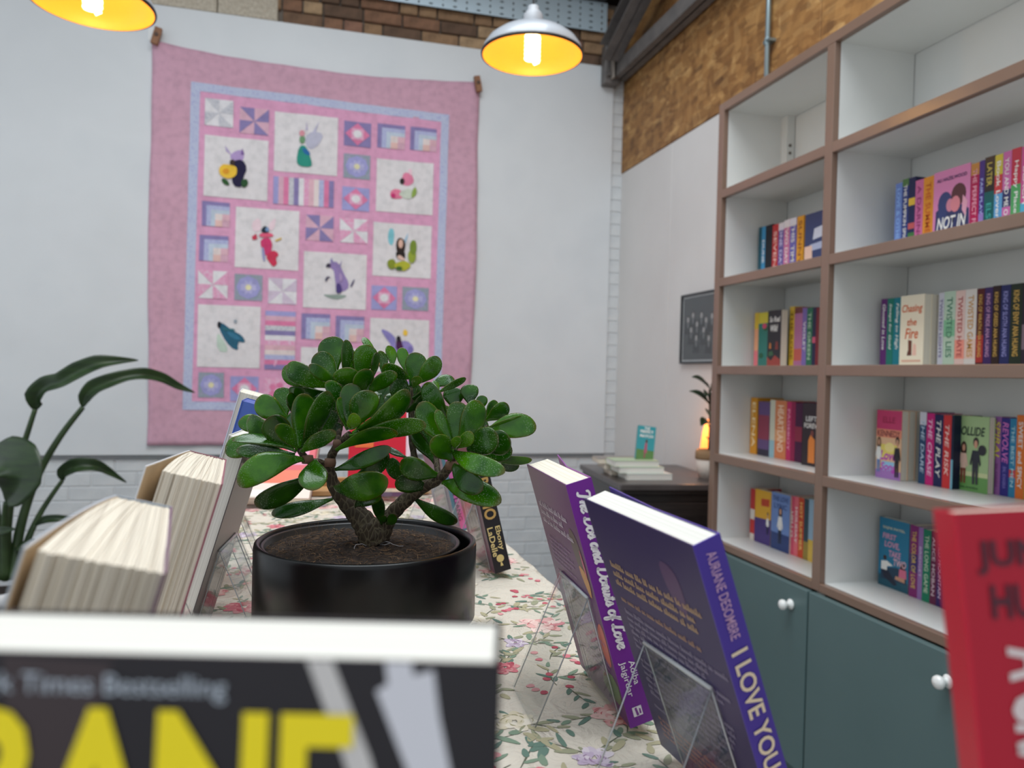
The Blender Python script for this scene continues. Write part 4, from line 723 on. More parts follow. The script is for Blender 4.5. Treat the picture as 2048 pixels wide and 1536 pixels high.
# ================================================================== TABLE AND CLOTH
TX0, TX1, TY0, TY1 = -.215, .313, .05, 1.93
tbl = empty('display_table', (.05, 1.0, 0), 'tall narrow display table under the floral cloth', 'table')
tp = Matrix.Translation((-.05, -1.0, 0))
def tpart(nm, mb): o = mb.build(nm, tbl); o.matrix_parent_inverse = tp; return o
mb = MB(); mb.box(TX0+.004, TX1-.004, TY0+.004, TY1-.004, TZ-.034, TZ-.006, TAN_WOOD); tpart('tabletop', mb)
for xx in (TX0+.05, TX1-.05):
    for yy in (TY0+.05, TY1-.05): mb = MB(); mb.box(xx-.025, xx+.025, yy-.025, yy+.025, 0, TZ-.034, TAN_WOOD); tpart('leg', mb)
for yy in (TY0+.05, TY1-.05): mb = MB(); mb.box(TX0+.075, TX1-.075, yy-.012, yy+.012, TZ-.11, TZ-.036, TAN_WOOD); tpart('apron', mb)
def wr(x, y):
    v = math.sin(x*61+2.3*math.sin(y*17))*math.sin(y*47+1.7*math.sin(x*29))*.0007+math.sin(x*23-y*71+2*math.sin(y*11))*.0005+math.sin((x*.8+y)*120+3*math.sin(x*31))*.00022
    return TZ-.0016+v
def clothcol():
    def f(nt, b, N, L):
        b.inputs['Base Color'].default_value = rgb((212, 202, 186))
        tc = N('ShaderNodeTexCoord'); a = N('ShaderNodeTexNoise'); a.inputs['Scale'].default_value = 22; a.inputs['Detail'].default_value = 5; a.inputs['Distortion'].default_value = 1.6; L(tc.outputs['Object'], a.inputs['Vector'])
        bp = N('ShaderNodeBump'); bp.inputs['Strength'].default_value = .75; bp.inputs['Distance'].default_value = .02; L(a.outputs['Fac'], bp.inputs['Height']); L(bp.outputs[0], b.inputs['Normal'])
    return nodemat('ivory_cotton', f, .85)
CLOTH = clothcol()
mb = MB(); NX, NY = 90, 300; mi = mb.mi(CLOTH); sk = 7                 # top grid with skirts
def cpt(i, j):
    x = TX0+(TX1-TX0)*min(max(i, 0), NX)/NX; y = TY0+(TY1-TY0)*min(max(j, 0), NY)/NY
    ox = -i if i < 0 else max(0, i-NX); oy = -j if j < 0 else max(0, j-NY); d = max(ox, oy)
    zz = wr(x, y)
    if d:
        f = d/sk; drop = .26*f; fl = .012*math.sin((y if ox >= oy else x)*38)*f+.02*f+.003*min(1, d)
        if ox: x += (-1 if i < 0 else 1)*fl
        if oy: y += (-1 if j < 0 else 1)*fl
        zz = TZ-.003-drop
    return (x, y, zz)
for j in range(-sk, NY+sk+1):
    for i in range(-sk, NX+sk+1): mb.v.append(cpt(i, j))
rw = NX+2*sk+1
for j in range(NY+2*sk):
    for i in range(rw-1): a = j*rw+i; mb.f.append((a, a+1, a+1+rw, a+rw)); mb.m.append(mi)
cloth = tag(mb.build('tablecloth', None, True), 'ivory tablecloth printed with pink peonies and green leaves', 'tablecloth')
# printed flowers follow the cloth
rnd = random.Random(21)
PK = [M(c, .85) for c in ((222, 168, 162), (228, 188, 180), (206, 132, 136), (232, 204, 194), (226, 196, 186))]; IV = [M(c, .85) for c in ((222, 210, 186), (212, 200, 172), (228, 218, 200))]
RD = [M(c, .85) for c in ((188, 84, 98), (204, 116, 124), (174, 70, 86), (214, 150, 150))]
LIL = [M(c, .85) for c in ((198, 184, 196), (184, 166, 186), (212, 200, 206))]
GRN = [M(c, .85) for c in ((122, 142, 120), (150, 150, 122), (98, 124, 110), (170, 162, 130))]
LINE = M((206, 96, 104), .85); DLN = M((92, 96, 78), .85)
pr = MB()
def ins(x, y): return TX0+.004 < x < TX1-.004 and TY0+.2 < y < TY1-.01
def petal(x, y, a, L_, w_, mat, lay):
    P = []
    for k in range(10):
        t = k/9*2*PI; u = L_*(.5-.5*math.cos(t)); v = w_*.5*math.sin(t)*(1+.25*math.cos(t))*rnd.uniform(.88, 1.12)
        P.append((x+u*math.cos(a)-v*math.sin(a), y+u*math.sin(a)+v*math.cos(a)))
    if all(ins(*p) for p in P): pr.face([(p[0], p[1], wr(*p)+.0003+.00004*lay) for p in P], mat)
def stroke(x, y, a, L_, w_, mat, lay, curl=0):
    n = 7; px_, py_ = x, y; A = a; l_, r_ = [], []
    for k in range(n):
        hw = w_*(1-abs(2*k/(n-1)-1)*.7)/2; l_.append((px_-math.sin(A)*hw, py_+math.cos(A)*hw)); r_.append((px_+math.sin(A)*hw, py_-math.cos(A)*hw)); px_ += math.cos(A)*L_/n; py_ += math.sin(A)*L_/n; A += curl/n
    if all(ins(*p) for p in l_+r_):
        for k in range(n-1): pr.face([(q[0], q[1], wr(*q)+.0003+.00004*lay) for q in (l_[k], r_[k], r_[k+1], l_[k+1])], mat)
    return px_, py_, A
def peony(x, y, R, pal, line):
    for ring, (n, rr, lay) in enumerate(((9, 1, 3), (7, .7, 5), (5, .42, 7))):
        for k in range(n): a = 2*PI*k/n+rnd.random(); petal(x+math.cos(a)*R*rr*.25, y+math.sin(a)*R*rr*.25, a, R*rr*.75, R*.55*(.6+.4*rr), rnd.choice(pal), lay)
    for k in range(16):
        a = rnd.uniform(0, 2*PI); r = R*rnd.uniform(.15, .8); stroke(x+math.cos(a)*r, y+math.sin(a)*r, a+1.2, R*rnd.uniform(.25, .5), .0010, line, 9, rnd.uniform(.6, 1.8))
def spray(x, y, a, L_):
    ex, ey, A = stroke(x, y, a, L_, .0016, DLN, 1, rnd.uniform(-.8, .8))
    for k in range(5):
        t = (k+1)/5; qx, qy_ = x+(ex-x)*t, y+(ey-y)*t; s = 1 if k % 2 else -1
        petal(qx, qy_, a+s*rnd.uniform(.4, .9), L_*rnd.uniform(.26, .42), L_*rnd.uniform(.09, .14), rnd.choice(GRN), 2)
cl = []
for gy in range(29):
    for gx in range(7):
        x = TX0+.035+gx*.078+(.039 if gy % 2 else 0)+rnd.uniform(-.014, .014); y = .28+gy*.057+rnd.uniform(-.014, .014); k = rnd.random(); R = rnd.uniform(.016, .030)
        for q in range(rnd.randint(2, 3)): spray(x+rnd.uniform(-.01, .01), y+rnd.uniform(-.01, .01), rnd.uniform(0, 2*PI), rnd.uniform(.035, .06))
        if k < .42: peony(x, y, R, PK, LINE)
        elif k < .56: peony(x, y, R*.85, RD, M((226, 150, 150), .85))
        elif k < .70: peony(x, y, R*.9, IV, M((170, 160, 120), .85))
        elif k < .84: peony(x, y, R*.85, LIL, M((150, 120, 150), .85))
        else:
            for q in range(7): a = rnd.uniform(0, 2*PI); r = rnd.uniform(.004, .022); petal(x+math.cos(a)*r, y+math.sin(a)*r, a, .008, .007, rnd.choice(RD), 4)
pf_ = pr.build('floral_print', cloth); tag(pf_, 'printed peonies, berries and leaves', kind='stuff')
# ================================================================== EASELS AND DISPLAY BOOKS
def pose(o, P, tau, rz): o.location = P; o.rotation_euler = (0, -math.radians(tau), math.radians(rz)); return o
def easel(P, tau, rz, t, wd, label, hp=.098, y0=.022, y1=.098, legang=22):
    e = pose(empty('book_easel', P, label, 'book stand', 'clear acrylic book easels'), P, tau, rz); T = math.radians(tau); c = .0022
    mb = MB(); mb.box(-c-.0002, -.0002, y0, y1, -c-.0002, hp, ACRYLIC); mb.build('back_plate', e)
    mb = MB(); mb.box(-.0002, t+.008, y0+.006, y1-.006, -c-.0002, -.0002, ACRYLIC); mb.box(t+.008-c, t+.008, y0+.006, y1-.006, -.0002, .014, ACRYLIC); mb.build('lip', e)
    # leg from the ridge to the table, opposite lean
    top = Matrix.Rotation(-T, 4, 'Y')@Vector((-.001, 0, hp)); drop = top.z+(P[2]-TZ)-.0008; foot = top+Vector((-drop*math.tan(math.radians(legang)), 0, -drop))
    loc = lambda v: Matrix.Rotation(T, 4, 'Y')@v
    d = (foot-top).normalized(); nr = Vector((-d.z, 0, d.x))*c
    mb = MB(); A, B = loc(top), loc(foot); N_ = loc(nr); ring = [A, B, B-N_, A-N_]
    mb.prism([Vector((p.x, y0, p.z)) for p in ring], Vector((0, y1-y0, 0)), ACRYLIC); mb.build('back_leg', e)
    mb = MB(); mb.tube([Vector((-.0012, y0, hp+.0006)), Vector((-.0012, y1, hp+.0006))], .0014, EDGE_GLINT, 8); mb.build('ridge', e, True)
    for yy in (y0, y1):  # thin rods painted as edge highlights, duller along one side of the leg
        mb = MB(); mb.tube([Vector((-.0013, yy, 0)), Vector((-.0013, yy, hp))], .0005, EDGE_GLINT, 6); mb.build('painted_edge_glint', e, True)
        mb = MB(); mb.tube([Vector((A.x, yy, A.z)), Vector((B.x, yy, B.z))], .0005, EDGE_GLINT if yy == y1 else M((150, 154, 158), .2), 6); mb.build('painted_edge_glint', e, True)
    return e
def from_top(T, tau, rz):
    a, r = math.radians(tau), math.radians(rz); h = (TZ-CZ and (T[2]+.272-.005))/math.cos(a); return (T[0]+h*math.sin(a)*math.cos(r), T[1]+h*math.sin(a)*math.sin(r)), h
def display(P, tau, rz, t, wd, h, cols, label, elabel, pages=PAGES, flare=0, bands=None, e=True, gloss=.3, group='paperbacks standing on the floral table', hp=.098):
    P = Vector((P[0], P[1], TZ+.005))
    b = pose(empty('paperback', P, label, 'book', group), P, tau, rz)
    book_parts(b, t, wd, h, cols[0], cols[1], cols[2], pages, bands, .0012, flare, gloss)
    if e: easel(P, tau, rz, t, wd, elabel, hp)
    return b
# purple book nearer the camera on the right-hand row
q, hI = from_top((.193, .351, -.0866), 20.8, 4.5); q = (q[0]-.0004, q[1]+.005); b = display(q, 20.8, 4.5, .0172, .131, hI, ((82, 66, 164), (70, 56, 140), (58, 48, 92)), 'dark violet paperback with bold cream capitals down its lavender spine', 'acrylic easel behind the dark violet paperback', PAGES_W, .004)
spine_text(b, .0172, hI, 'AURIANE DESOMBRE', (206, 170, 206), .70, .965, .36, 0, .006); put_text(b, 'I LOVE YOU', (.0086, -.0003, hI*.475), (0, 0, -1), (1, 0, 0), hI*.38, .0108, M((240, 226, 196), .5), 0, .02)
bk = lambda u, v: (-.0003, u*.131, v*.183)
def backtext(b, wd, h, u, v, W, lines, lh, col): return words(b, (0, u*wd, v*h), (0, -1, 0), (0, 0, 1), W*wd, lines, lh, M(col, .5))
backtext(b, .131, .183, .90, .80, .80, 3, .0066, (206, 172, 130)); backtext(b, .131, .183, .90, .66, .8, 1, .0056, (190, 150, 120)); backtext(b, .131, .183, .90, .61, .8, 15, .0052, (150, 142, 170)); backtext(b, .131, .183, .9, .16, .6, 4, .0045, (190, 130, 110))
mb = MB()
for pts, col, k in ((sm([(.22, .93), (.36, .95), (.34, .84), (.24, .74), (.2, .82)], 2), (84, 58, 100), 1), (sm([(.05, .02), (.5, .02), (.46, .12), (.2, .2), (.05, .16)], 2), (72, 98, 122), 1)):
    mb = MB(); mb.face([(-.00015*k, u*.131, v*.183) for u, v in pts][::-1], M(col, .35)); mb.build('back_cover_art', b)
b.rotation_euler.x = math.radians(1.5)
# magenta-purple book with white script
q, hD = from_top((.185, .5288, -.0815), 16.8, -2.9); b = display(q, 16.8, -2.9, .0205, .126, hD, ((120, 44, 152), (140, 60, 150), (88, 26, 98)), 'bright purple paperback with white script title down its spine', 'acrylic easel behind the bright purple script-titled paperback', PAGES, .010)
script_text(b, 'The Dos and Donuts of Love', (.0092, -.0003, hD*.642), (0, 0, -1), (1, 0, 0), hD*.645, .0135, M((246, 242, 246), .5))
put_text(b, 'Adiba', (.0140, -.0003, hD*.212), (0, 0, -1), (1, 0, 0), .0190, .0048, M((246, 242, 246), .5), 0, .004); put_text(b, 'Jaigirdar', (.0064, -.0003, hD*.195), (0, 0, -1), (1, 0, 0), .028, .0060, M((246, 242, 246), .5), 0, .004)
mb = MB(); mb.face([(.005, -.0004, .0075), (.0125, -.0004, .0075), (.0125, -.0004, .0150), (.005, -.0004, .0150)], M((236, 230, 240), .5)); mb.face([(.0075, -.0005, .008), (.0095, -.0005, .008), (.0085, -.0005, .0145), (.0068, -.0005, .0140)], M((124, 52, 150), .4)); mb.face([(.0100, -.0005, .009), (.0115, -.0005, .0088), (.0115, -.0005, .0125), (.0104, -.0005, .0132)], M((124, 52, 150), .4)); mb.build('publisher_emblem', b)
backtext(b, .126, .184, .9, .86, .72, 3, .0075, (236, 224, 238)); backtext(b, .126, .184, .88, .70, .55, 12, .0044, (170, 130, 180)); backtext(b, .126, .184, .88, .34, .8, 8, .0044, (170, 130, 180))
mb = MB()
for pts, col, k in ((sm([(.12, .76), (.22, .78), (.27, .70), (.2, .58), (.09, .47), (.05, .6), (.07, .70)], 2), (60, 34, 34), 1), (sm([(.09, .60), (.21, .62), (.2, .56), (.09, .47), (.05, .56)], 1), (206, 140, 60), 2), (sm([(.06, .63), (.1, .72), (.1, .60), (.07, .56)], 1), (206, 60, 120), 2), (sm([(.03, .40), (.16, .36), (.2, .26), (.12, .18), (.03, .22)], 2), (196, 80, 60), 1), (sm([(.03, .16), (.3, .14), (.4, .03), (.03, .02)], 1), (90, 110, 70), 1)):
    mb.face([(-.00015*k, u*.126, v*.19+.008) for u, v in pts][::-1], M(col, .35))
mb.build('back_cover_art', b)
# black book with gold letters
b = display((.245, .9735), 14.5, 2, .0225, .128, .186, ((30, 26, 32), (60, 30, 60), (92, 46, 74)), 'black-spined paperback with gold capitals beside the jade plant pot', 'acrylic easel behind the black-spined gold-lettered paperback', PAGES)
put_text(b, 'LOVE RADIO', (.0110, -.0003, .186*.68), (0, 0, -1), (1, 0, 0), .186*.58, .0165, M((206, 164, 92), .4), 0, .03)
put_text(b, 'Ebony', (.0158, -.0003, .186*.245), (0, 0, -1), (1, 0, 0), .0330, .0088, M((232, 206, 140), .4), 0, .018); put_text(b, 'LaDelle', (.0062, -.0003, .186*.228), (0, 0, -1), (1, 0, 0), .040, .0080, M((232, 206, 140), .4), 0, .018)
mb = MB(); mb.face([(x_, -.0004, z_) for x_, z_ in blob(.0112, .0185, .0052, .0052, 16)], M((226, 200, 130), .4)); mb.face([(.0095, -.0004, .008), (.0135, -.0004, .008), (.0122, -.0004, .013), (.0104, -.0004, .013)], M((226, 200, 130), .4)); mb.build('publisher_emblem', b)
mb = MB()
for i in range(5): mb.face([(-.0002, .01+i*.022, .02), (-.0002, .014+i*.022, .02), (-.0002, .05+i*.022, .1), (-.0002, .046+i*.022, .1)][::-1], M((126, 62, 88), .4))
mb.build('back_cover_art', b)
# pink book behind it
b = display((.245, 1.235), 14.5, 6, .026, .128, .186, ((214, 112, 176), (86, 130, 146), (120, 116, 130)), 'candy pink paperback with a teal edge half hidden behind the jade pot', 'acrylic easel behind the candy pink paperback', PAGES, 0, [(0, .02, (86, 130, 146))])
put_text(b, 'ANN LIANG', (.009, -.0003, .186*.30), (0, 0, -1), (1, 0, 0), .075, .0075, M((70, 60, 90), .5), 0, .01)
mb = MB(); mb.box(-.0002, .006, -.0004, 0, 0, .186, M((86, 130, 146), .35)); mb.build('teal_edge', b)
# red book at the near right corner
p5 = at(1866, 1011, .222)-EYE; q, hR = from_top(tuple(p5), 5, -111); q = (q[0]+hR*.092*.934, q[1]-hR*.092*.358); b = display(q, 5, -111, .0125, .135, hR, ((196, 18, 48), (176, 14, 42), (150, 12, 36)), 'tall red book with dark author letters at the near table corner', 'acrylic easel under the tall red book', PAGES); b.rotation_euler.x = math.radians(5.3)
for s_, v, u, L_ in (('JUNE', .0125, .0160, .0225), ('HUR', .0245, .0160, .0175)): put_text(b, s_, (.0126, u, hR-v), (0, 1, 0), (0, 0, 1), L_, .0092, M((70, 12, 34), .5), 0, .03)
put_text(b, 'A CRANE AMONG WOLVES', (.0126, .0180, hR-.037-.072), (0, 0, -1), (0, 1, 0), .145, .0165, M((222, 206, 204), .5), 0, .04)
# black book with yellow capitals right in front of the camera
b = display((-.0966, .1836), 4, -105, .030, .14, .2125, ((40, 34, 38), (40, 36, 40), (36, 32, 36)), 'black paperback with huge yellow capitals, nearest to the camera', 'acrylic easel behind the black yellow-lettered paperback', PAGES_W)
X_ = .030+.0009
fc = lambda px: .07+(px-226)/1514*.137/.14*.14
put_text(b, 'CRANE', ((X_-.0009)+.0001, .0565+.0110, .2125-.0235), (0, 1, 0), (0, 0, 1), .093, .0285, M((255, 230, 8), .45), 0, .035)
put_text(b, 'From the New York Times Bestselling', (.0301, .049, .2125-.0058), (0, 1, 0), (0, 0, 1), .083, .0046, M((196, 204, 214), .5), 0, .0)
def band(pts, col, k):
    mb = MB(); mb.face([(.0300+.0001*k+.00005, (.07+(px-226)*.0000905), .2125-(py-1345)*.0000905) for px, py in pts][::-1], M(col, .4)); mb.build('printed_feather' if k == 1 else 'printed_patch', b)
band([(610, 1346), (662, 1346), (745, 1536), (830, 1800), (790, 1800), (690, 1536)], (214, 208, 204), 1)
band([(768, 1346), (822, 1346), (826, 1372), (866, 1360), (880, 1450), (906, 1560), (900, 1800), (870, 1800), (820, 1560), (752, 1404), (775, 1390)], (222, 220, 226), 1)
band([(0, 1350), (220, 1360), (160, 1600), (20, 1560)], (58, 44, 46), 0.5)
# ---- left-hand row (fronts face the far side, fore-edges to the camera)
def fan_book(P, tau, rz, t0, t1, wd, h, cols, label, elabel, flare, n=30, pages=PAGES_G):
    P = Vector((P[0], P[1], TZ+.005)); b = pose(empty('paperback', P, label, 'book', 'paperbacks standing on the floral table'), P, tau, rz); c = .0009
    def wid(s, y): # thickness position for page fraction s at depth y
        f = y/wd; e = f**.8; tt = t0+(t1-t0)*e; bul = .004*math.sin(PI*f)*math.sin(PI*s)
        return s*tt+bul*.0+.0030*(s-.5)*math.sin(PI*f)
    pb = MB(); ny = 9
    for i in range(n):
        s0, s1 = (i+.04)/n, (i+.96)/n; e_ = rnd.uniform(-.0014, .0006); hz = rnd.uniform(-.0004, .0003)
        y1 = wd-.002+e_; lo = [(c+wid(s0, .002+k/ny*(y1-.002))*((t1-2*c)/t1), .002+k/ny*(y1-.002)) for k in range(ny+1)]; hi = [(c+wid(s1, .002+k/ny*(y1-.002))*((t1-2*c)/t1), .002+k/ny*(y1-.002)) for k in range(ny+1)]
        ring = [Vector((x, y, .0006)) for x, y in lo]+[Vector((x, y, .0006)) for x, y in reversed(hi)]
        pb.prism(ring, Vector((0, 0, h-.0014+hz)), pages)
    o = pb.build('pages', b); o['kind'] = 'stuff'
    mf, mk, ms = M(cols[1], .35), M(cols[2], .35), M(cols[0], .35); cb = MB()
    cb.box(0, t0, 0, .001, 0, h, ms); cb.box(-.0002, c, .001, wd, 0, h, mk)
    fr = [(wid(1, k/ny*wd)+c+(flare*(k/ny)**2), k/ny*wd) for k in range(ny+1)]
    ring = [Vector((x-c, max(y, .001), 0)) for x, y in fr]+[Vector((x, max(y, .001), 0)) for x, y in reversed(fr)]
    cb.prism(ring, Vector((0, 0, h)), mf)
    cb.build('cover', b)
    ring = [Vector((x-c-.0003, max(y, .0015), .0005)) for x, y in fr]+[Vector((x-c, max(y, .0015), .0005)) for x, y in reversed(fr)]
    cb = MB(); cb.prism(ring, Vector((0, 0, h-.001)), M((222, 196, 160), .7)); cb.build('inner_cover', b)
    easel(P, tau, rz, t1, wd, elabel); return b
q, hh = from_top((-.064, .4045, -.070), 15.5, 188.4); fan_book(q, 15.5, 188.4, .025, .0400, .131, hh, ((180, 190, 200), (196, 202, 210), (120, 90, 110)), 'thick fanned cream-paged book, closest on the window-side row', 'acrylic easel under the closest fanned book', .0022)
q, hh = from_top((-.0604, .624, -.072), 15.5, 184.7); fan_book(q, 15.5, 184.7, .027, .036, .133, hh, ((170, 120, 130), (222, 222, 224), (150, 84, 96)), 'thick tan-paged fanned book with a flared white cover, second in its row', 'acrylic easel under the second fanned book', .008)
q, hh = from_top((-.0376, .845, -.066), 16, 174); b = display(q, 16, 174, .018, .129, hh, ((90, 84, 84), (226, 226, 226), (92, 84, 82)), 'grey-paged thin paperback with a dark back cover leaning behind the fanned books', 'acrylic easel under the grey-paged thin paperback', PAGES_W)
put_text(b, 'of', (.0181, .118, .182), (0, 1, 0), (0, 0, 1), .012, .012, M((40, 40, 44), .5), .3, .02)
q, hh = from_top((-.055, 1.085, -.037), 15, 183); display(q, 15, 183, .032, .135, hh, ((226, 226, 228), (232, 234, 236), (150, 40, 60)), 'tall white-edged book rising behind the jade leaves', 'acrylic easel under the tall white-edged book', PAGES)
p5 = at(527, 812, .823)-EYE; q, hh = from_top((p5.x, p5.y+.068, p5.z), 15, 180); display(q, 15, 180, .023, .068, hh, ((50, 84, 170), (60, 96, 190), (40, 56, 110)), 'small bright blue book peeking out behind the jade leaves', 'acrylic easel under the small bright blue book', M((70, 100, 180), .4))
# ---- far end of the table
bB = display((.083, 1.612), 14, -96, .02, .128, .186, ((190, 20, 44), (204, 26, 50), (150, 20, 40)), 'red paperback facing the camera behind the jade trunk', 'acrylic easel under the red paperback at the far end', PAGES, gloss=.4)
cover_art(bB, [([(0, 0), (1, 0), (1, .05), (0, .05)], (96, 60, 90)), ([(0, .05), (1, .05), (1, .09), (0, .09)], (222, 196, 170)), ([(.93, .09), (1, .09), (1, 1), (.93, 1)], (230, 200, 210)), ([(.1, .55), (.4, .55), (.4, .66), (.1, .66)], (232, 110, 50))], .186, .128, .02)
bA = display((-.140, 1.55), 46, -100, .022, .150, .165, ((140, 26, 50), (176, 40, 56), (90, 24, 44)), 'dark red and orange paperback tilted far back at the far table end', 'acrylic easel under the tilted dark red paperback', PAGES, hp=.06, gloss=.4)
cover_art(bA, [([(0, 0), (1, 0), (1, .22), (0, .22)], (226, 206, 190)), ([(0, .22), (1, .22), (1, .42), (0, .42)], (222, 92, 40)), ([(.45, .42), (.98, .42), (.98, .95), (.45, .95)], (204, 40, 56)), ([(.6, .5), (.9, .5), (.9, .8), (.6, .8)], (210, 130, 160))], .165, .150, .022)
dr = empty('wooden_display_rail', (.06, 1.69, TZ), 'low tan wooden display rail along the far end of the table', 'display rail')
mb = MB(); mb.box(-.21, .22, -.03, .05, 0.0005, .012, TAN_WOOD); bevel(mb.build('base_board', dr), .002)
mb = MB(); mb.box(-.21, .22, .038, .05, .012, .030, TAN_WOOD); bevel(mb.build('back_board', dr), .002)
for nm, px, py, c_, lab, rz_ in (('price_card', 599, 1004, (222, 180, 60), 'small yellow price card lying near the far wooden rail', .5), ('price_card', 640, 1012, (150, 142, 148), 'small grey price card lying beside the yellow one', -.2)):
    p = onZ(px, py, TZ); e = empty(nm, (p.x, p.y, TZ+.0005), lab, 'card'); e.rotation_euler = (0, 0, rz_)
    mb = MB(); mb.box(-.012, .012, -.009, .009, 0, .0012, M(c_, .6)); mb.build('card', e); words(e, (-.009, .004, .0013), (1, 0, 0), (0, 1, 0), .018, 2, .005, M((80, 76, 80), .6), 'print')
# ================================================================== JADE PLANT
PX, PY, PZ = .0555, .7075, TZ+.117
jp = empty('jade_plant', (PX, PY, TZ), 'jade plant with glossy fleshy leaves in a round black pot', 'potted plant'); jpar = Matrix.Translation((-PX, -PY, -TZ))
BLK = M((8, 8, 9), .3, .35)
mb = MB(); R0 = .1005
mb.lathe([(0, .0015), (.084, .0015), (.088, .004), (.0955, .043), (.0955, .0455), (R0, .0475), (R0, .112), (R0-.0008, .1155), (R0-.003, .117), (R0-.0055, .1155), (R0-.0065, .111), (R0-.0065, .02), (0, .02)], BLK, 96); mb.build('outer_pot', jp, True).data
mb = MB(); mb.lathe([(.080, .03), (.0870, .108), (.0885, .112), (.0900, .1135), (.0885, .1148), (.0862, .1135), (.0850, .10), (.0, .098)], M((26, 25, 25), .35), 80, (-.005, -.002, 0)); mb.build('nursery_pot', jp, True)
SOIL = noise_col('dark_potting_soil', [(22, 16, 13), (46, 35, 28), (72, 56, 44)], nscale=160, rough=.95, bump=1, bscale=220, bdist=.004)
mb = MB(); rr = random.Random(3); mi = mb.mi(SOIL); nr, na = 40, 120
mb.v.append((-.005, -.002, .1130))
for i in range(1, nr+1):
    for j in range(na): a = 2*PI*j/na; r = .0856*i/nr; mb.v.append((-.005+r*math.cos(a), -.002+r*math.sin(a), .1085+.0045*(1-(i/nr)**2)+rr.uniform(-.0011, .0011)*(1 if i < nr else .2)))
for j in range(na): mb.f.append((0, 1+j, 1+(j+1) % na)); mb.m.append(mi)
for i in range(nr-1):
    for j in range(na): a = 1+i*na+j; b_ = 1+i*na+(j+1) % na; mb.f.append((a, a+na, b_+na, b_)); mb.m.append(mi)
tag(mb.build('soil', jp, True), kind='stuff')
mb = MB(); FB = [M(c, .9) for c in ((120, 92, 66), (150, 118, 86), (74, 56, 42), (96, 74, 56))]
for i in range(900):
    a = rr.uniform(0, 2*PI); r = .083*math.sqrt(rr.random()); x, y = -.005+r*math.cos(a), -.002+r*math.sin(a); b0 = rr.uniform(0, 2*PI); L_ = rr.uniform(.003, .011); zz = .1090+.0045*(1-(r/.0856)**2)
    if r > .074 and rr.random() < .3: mb.tube([(x, y, zz-.002), (x+rr.uniform(-.001, .001), y, zz+.004), (x+rr.uniform(-.003, .003), y+rr.uniform(-.002, .002), zz+rr.uniform(.005, .011))], .00010, FB[1], 3, False)
    else: mb.tube([(x, y, zz), (x+math.cos(b0)*L_*.5, y+math.sin(b0)*L_*.5, zz+rr.uniform(0, .0016)), (x+math.cos(b0+.5)*L_, y+math.sin(b0+.5)*L_, zz+rr.uniform(-.0005, .0008))], rr.choice((.00010, .00014, .00022)), rr.choice(FB), 3, False)
tag(mb.build('soil_fibres', jp), kind='stuff')
mb = MB()
for i in range(5): mb.tube([(-.004+.005*i+rr.uniform(-.003, .003), -.012+rr.uniform(-.008, .006), .1145) if k == 0 else (-.004+.004*i+.0035*k*math.cos(i*1.9)+.002*math.sin(k*1.7+i), -.012+.003*k*math.sin(i*1.9)+.002*math.cos(k*1.4), .1145+.0012*math.sin(k*1.3+i)) for k in range(8)], .00045, M((150, 146, 146), .8), 5)
mb.build('loose_roots', jp, True)
D0 = .70
def jpt(cx, cy, dd=0): return at(440+cx/3.2, 650+cy/3.2, D0+dd/100)
UP_ = .7/1514/3.2
def bark():
    def f(nt, b, N, L):
        tc = N('ShaderNodeTexCoord'); v = N('ShaderNodeTexVoronoi'); v.feature = 'DISTANCE_TO_EDGE'; v.inputs['Scale'].default_value = 230; mp = N('ShaderNodeMapping'); mp.inputs['Scale'].default_value = (1, 1, .5); L(tc.outputs['Object'], mp.inputs[0]); L(mp.outputs[0], v.inputs['Vector'])
        r = N('ShaderNodeValToRGB'); r.color_ramp.elements[0].position = .0; r.color_ramp.elements[1].position = .12; r.color_ramp.elements[0].color = rgb((122, 112, 86)); r.color_ramp.elements[1].color = rgb((74, 62, 44)); L(v.outputs['Distance'], r.inputs['Fac'])
        n = N('ShaderNodeTexNoise'); n.inputs['Scale'].default_value = 60; L(tc.outputs['Object'], n.inputs['Vector']); mx = N('ShaderNodeMixRGB'); mx.blend_type = 'MULTIPLY'; mx.inputs[0].default_value = .6; L(r.outputs[0], mx.inputs[1]); L(n.outputs['Fac'], mx.inputs[2]); L(mx.outputs[0], b.inputs['Base Color'])
        bp = N('ShaderNodeBump'); bp.inputs['Strength'].default_value = .8; bp.inputs['Distance'].default_value = .002; L(v.outputs['Distance'], bp.inputs['Height']); L(bp.outputs[0], b.inputs['Normal'])
    return nodemat('jade_bark', f, .75)
BARK = bark()
def branch(nm, pts, rad):
    P = [jpt(*p) for p in pts]; Q, R_ = [], []; n = len(P)                # smooth the joints
    for i in range(n-1):
        p0, p1, p2, p3 = P[max(i-1, 0)], P[i], P[i+1], P[min(i+2, n-1)]
        for k in range(5):
            t = k/5; Q.append(.5*((2*p1)+(p2-p0)*t+(2*p0-5*p1+4*p2-p3)*t*t+(3*p1-p0-3*p2+p3)*t**3)); R_.append((rad[i]*(1-t)+rad[i+1]*t)*UP_*(1+.06*math.sin(len(Q)*2.1)))
    Q.append(P[-1]); R_.append(rad[-1]*UP_)
    mb = MB(); mb.tube(Q, R_, BARK, 14); o = mb.build(nm, jp, True); o.matrix_parent_inverse = jpar; return o
branch('trunk', [(985, 1400, -.6), (945, 1300, -.7), (890, 1225, -.8), (810, 1140, -1), (735, 1040, -1.2), (705, 940, -1.4), (705, 870, -1.6), (740, 790, -2.4), (830, 700, -4)], [80, 84, 70, 54, 42, 33, 28, 26, 22])
branch('branch', [(710, 905, -1.4), (640, 880, -2.4), (560, 865, -3.8), (512, 800, -5)], [22, 22, 22, 20])
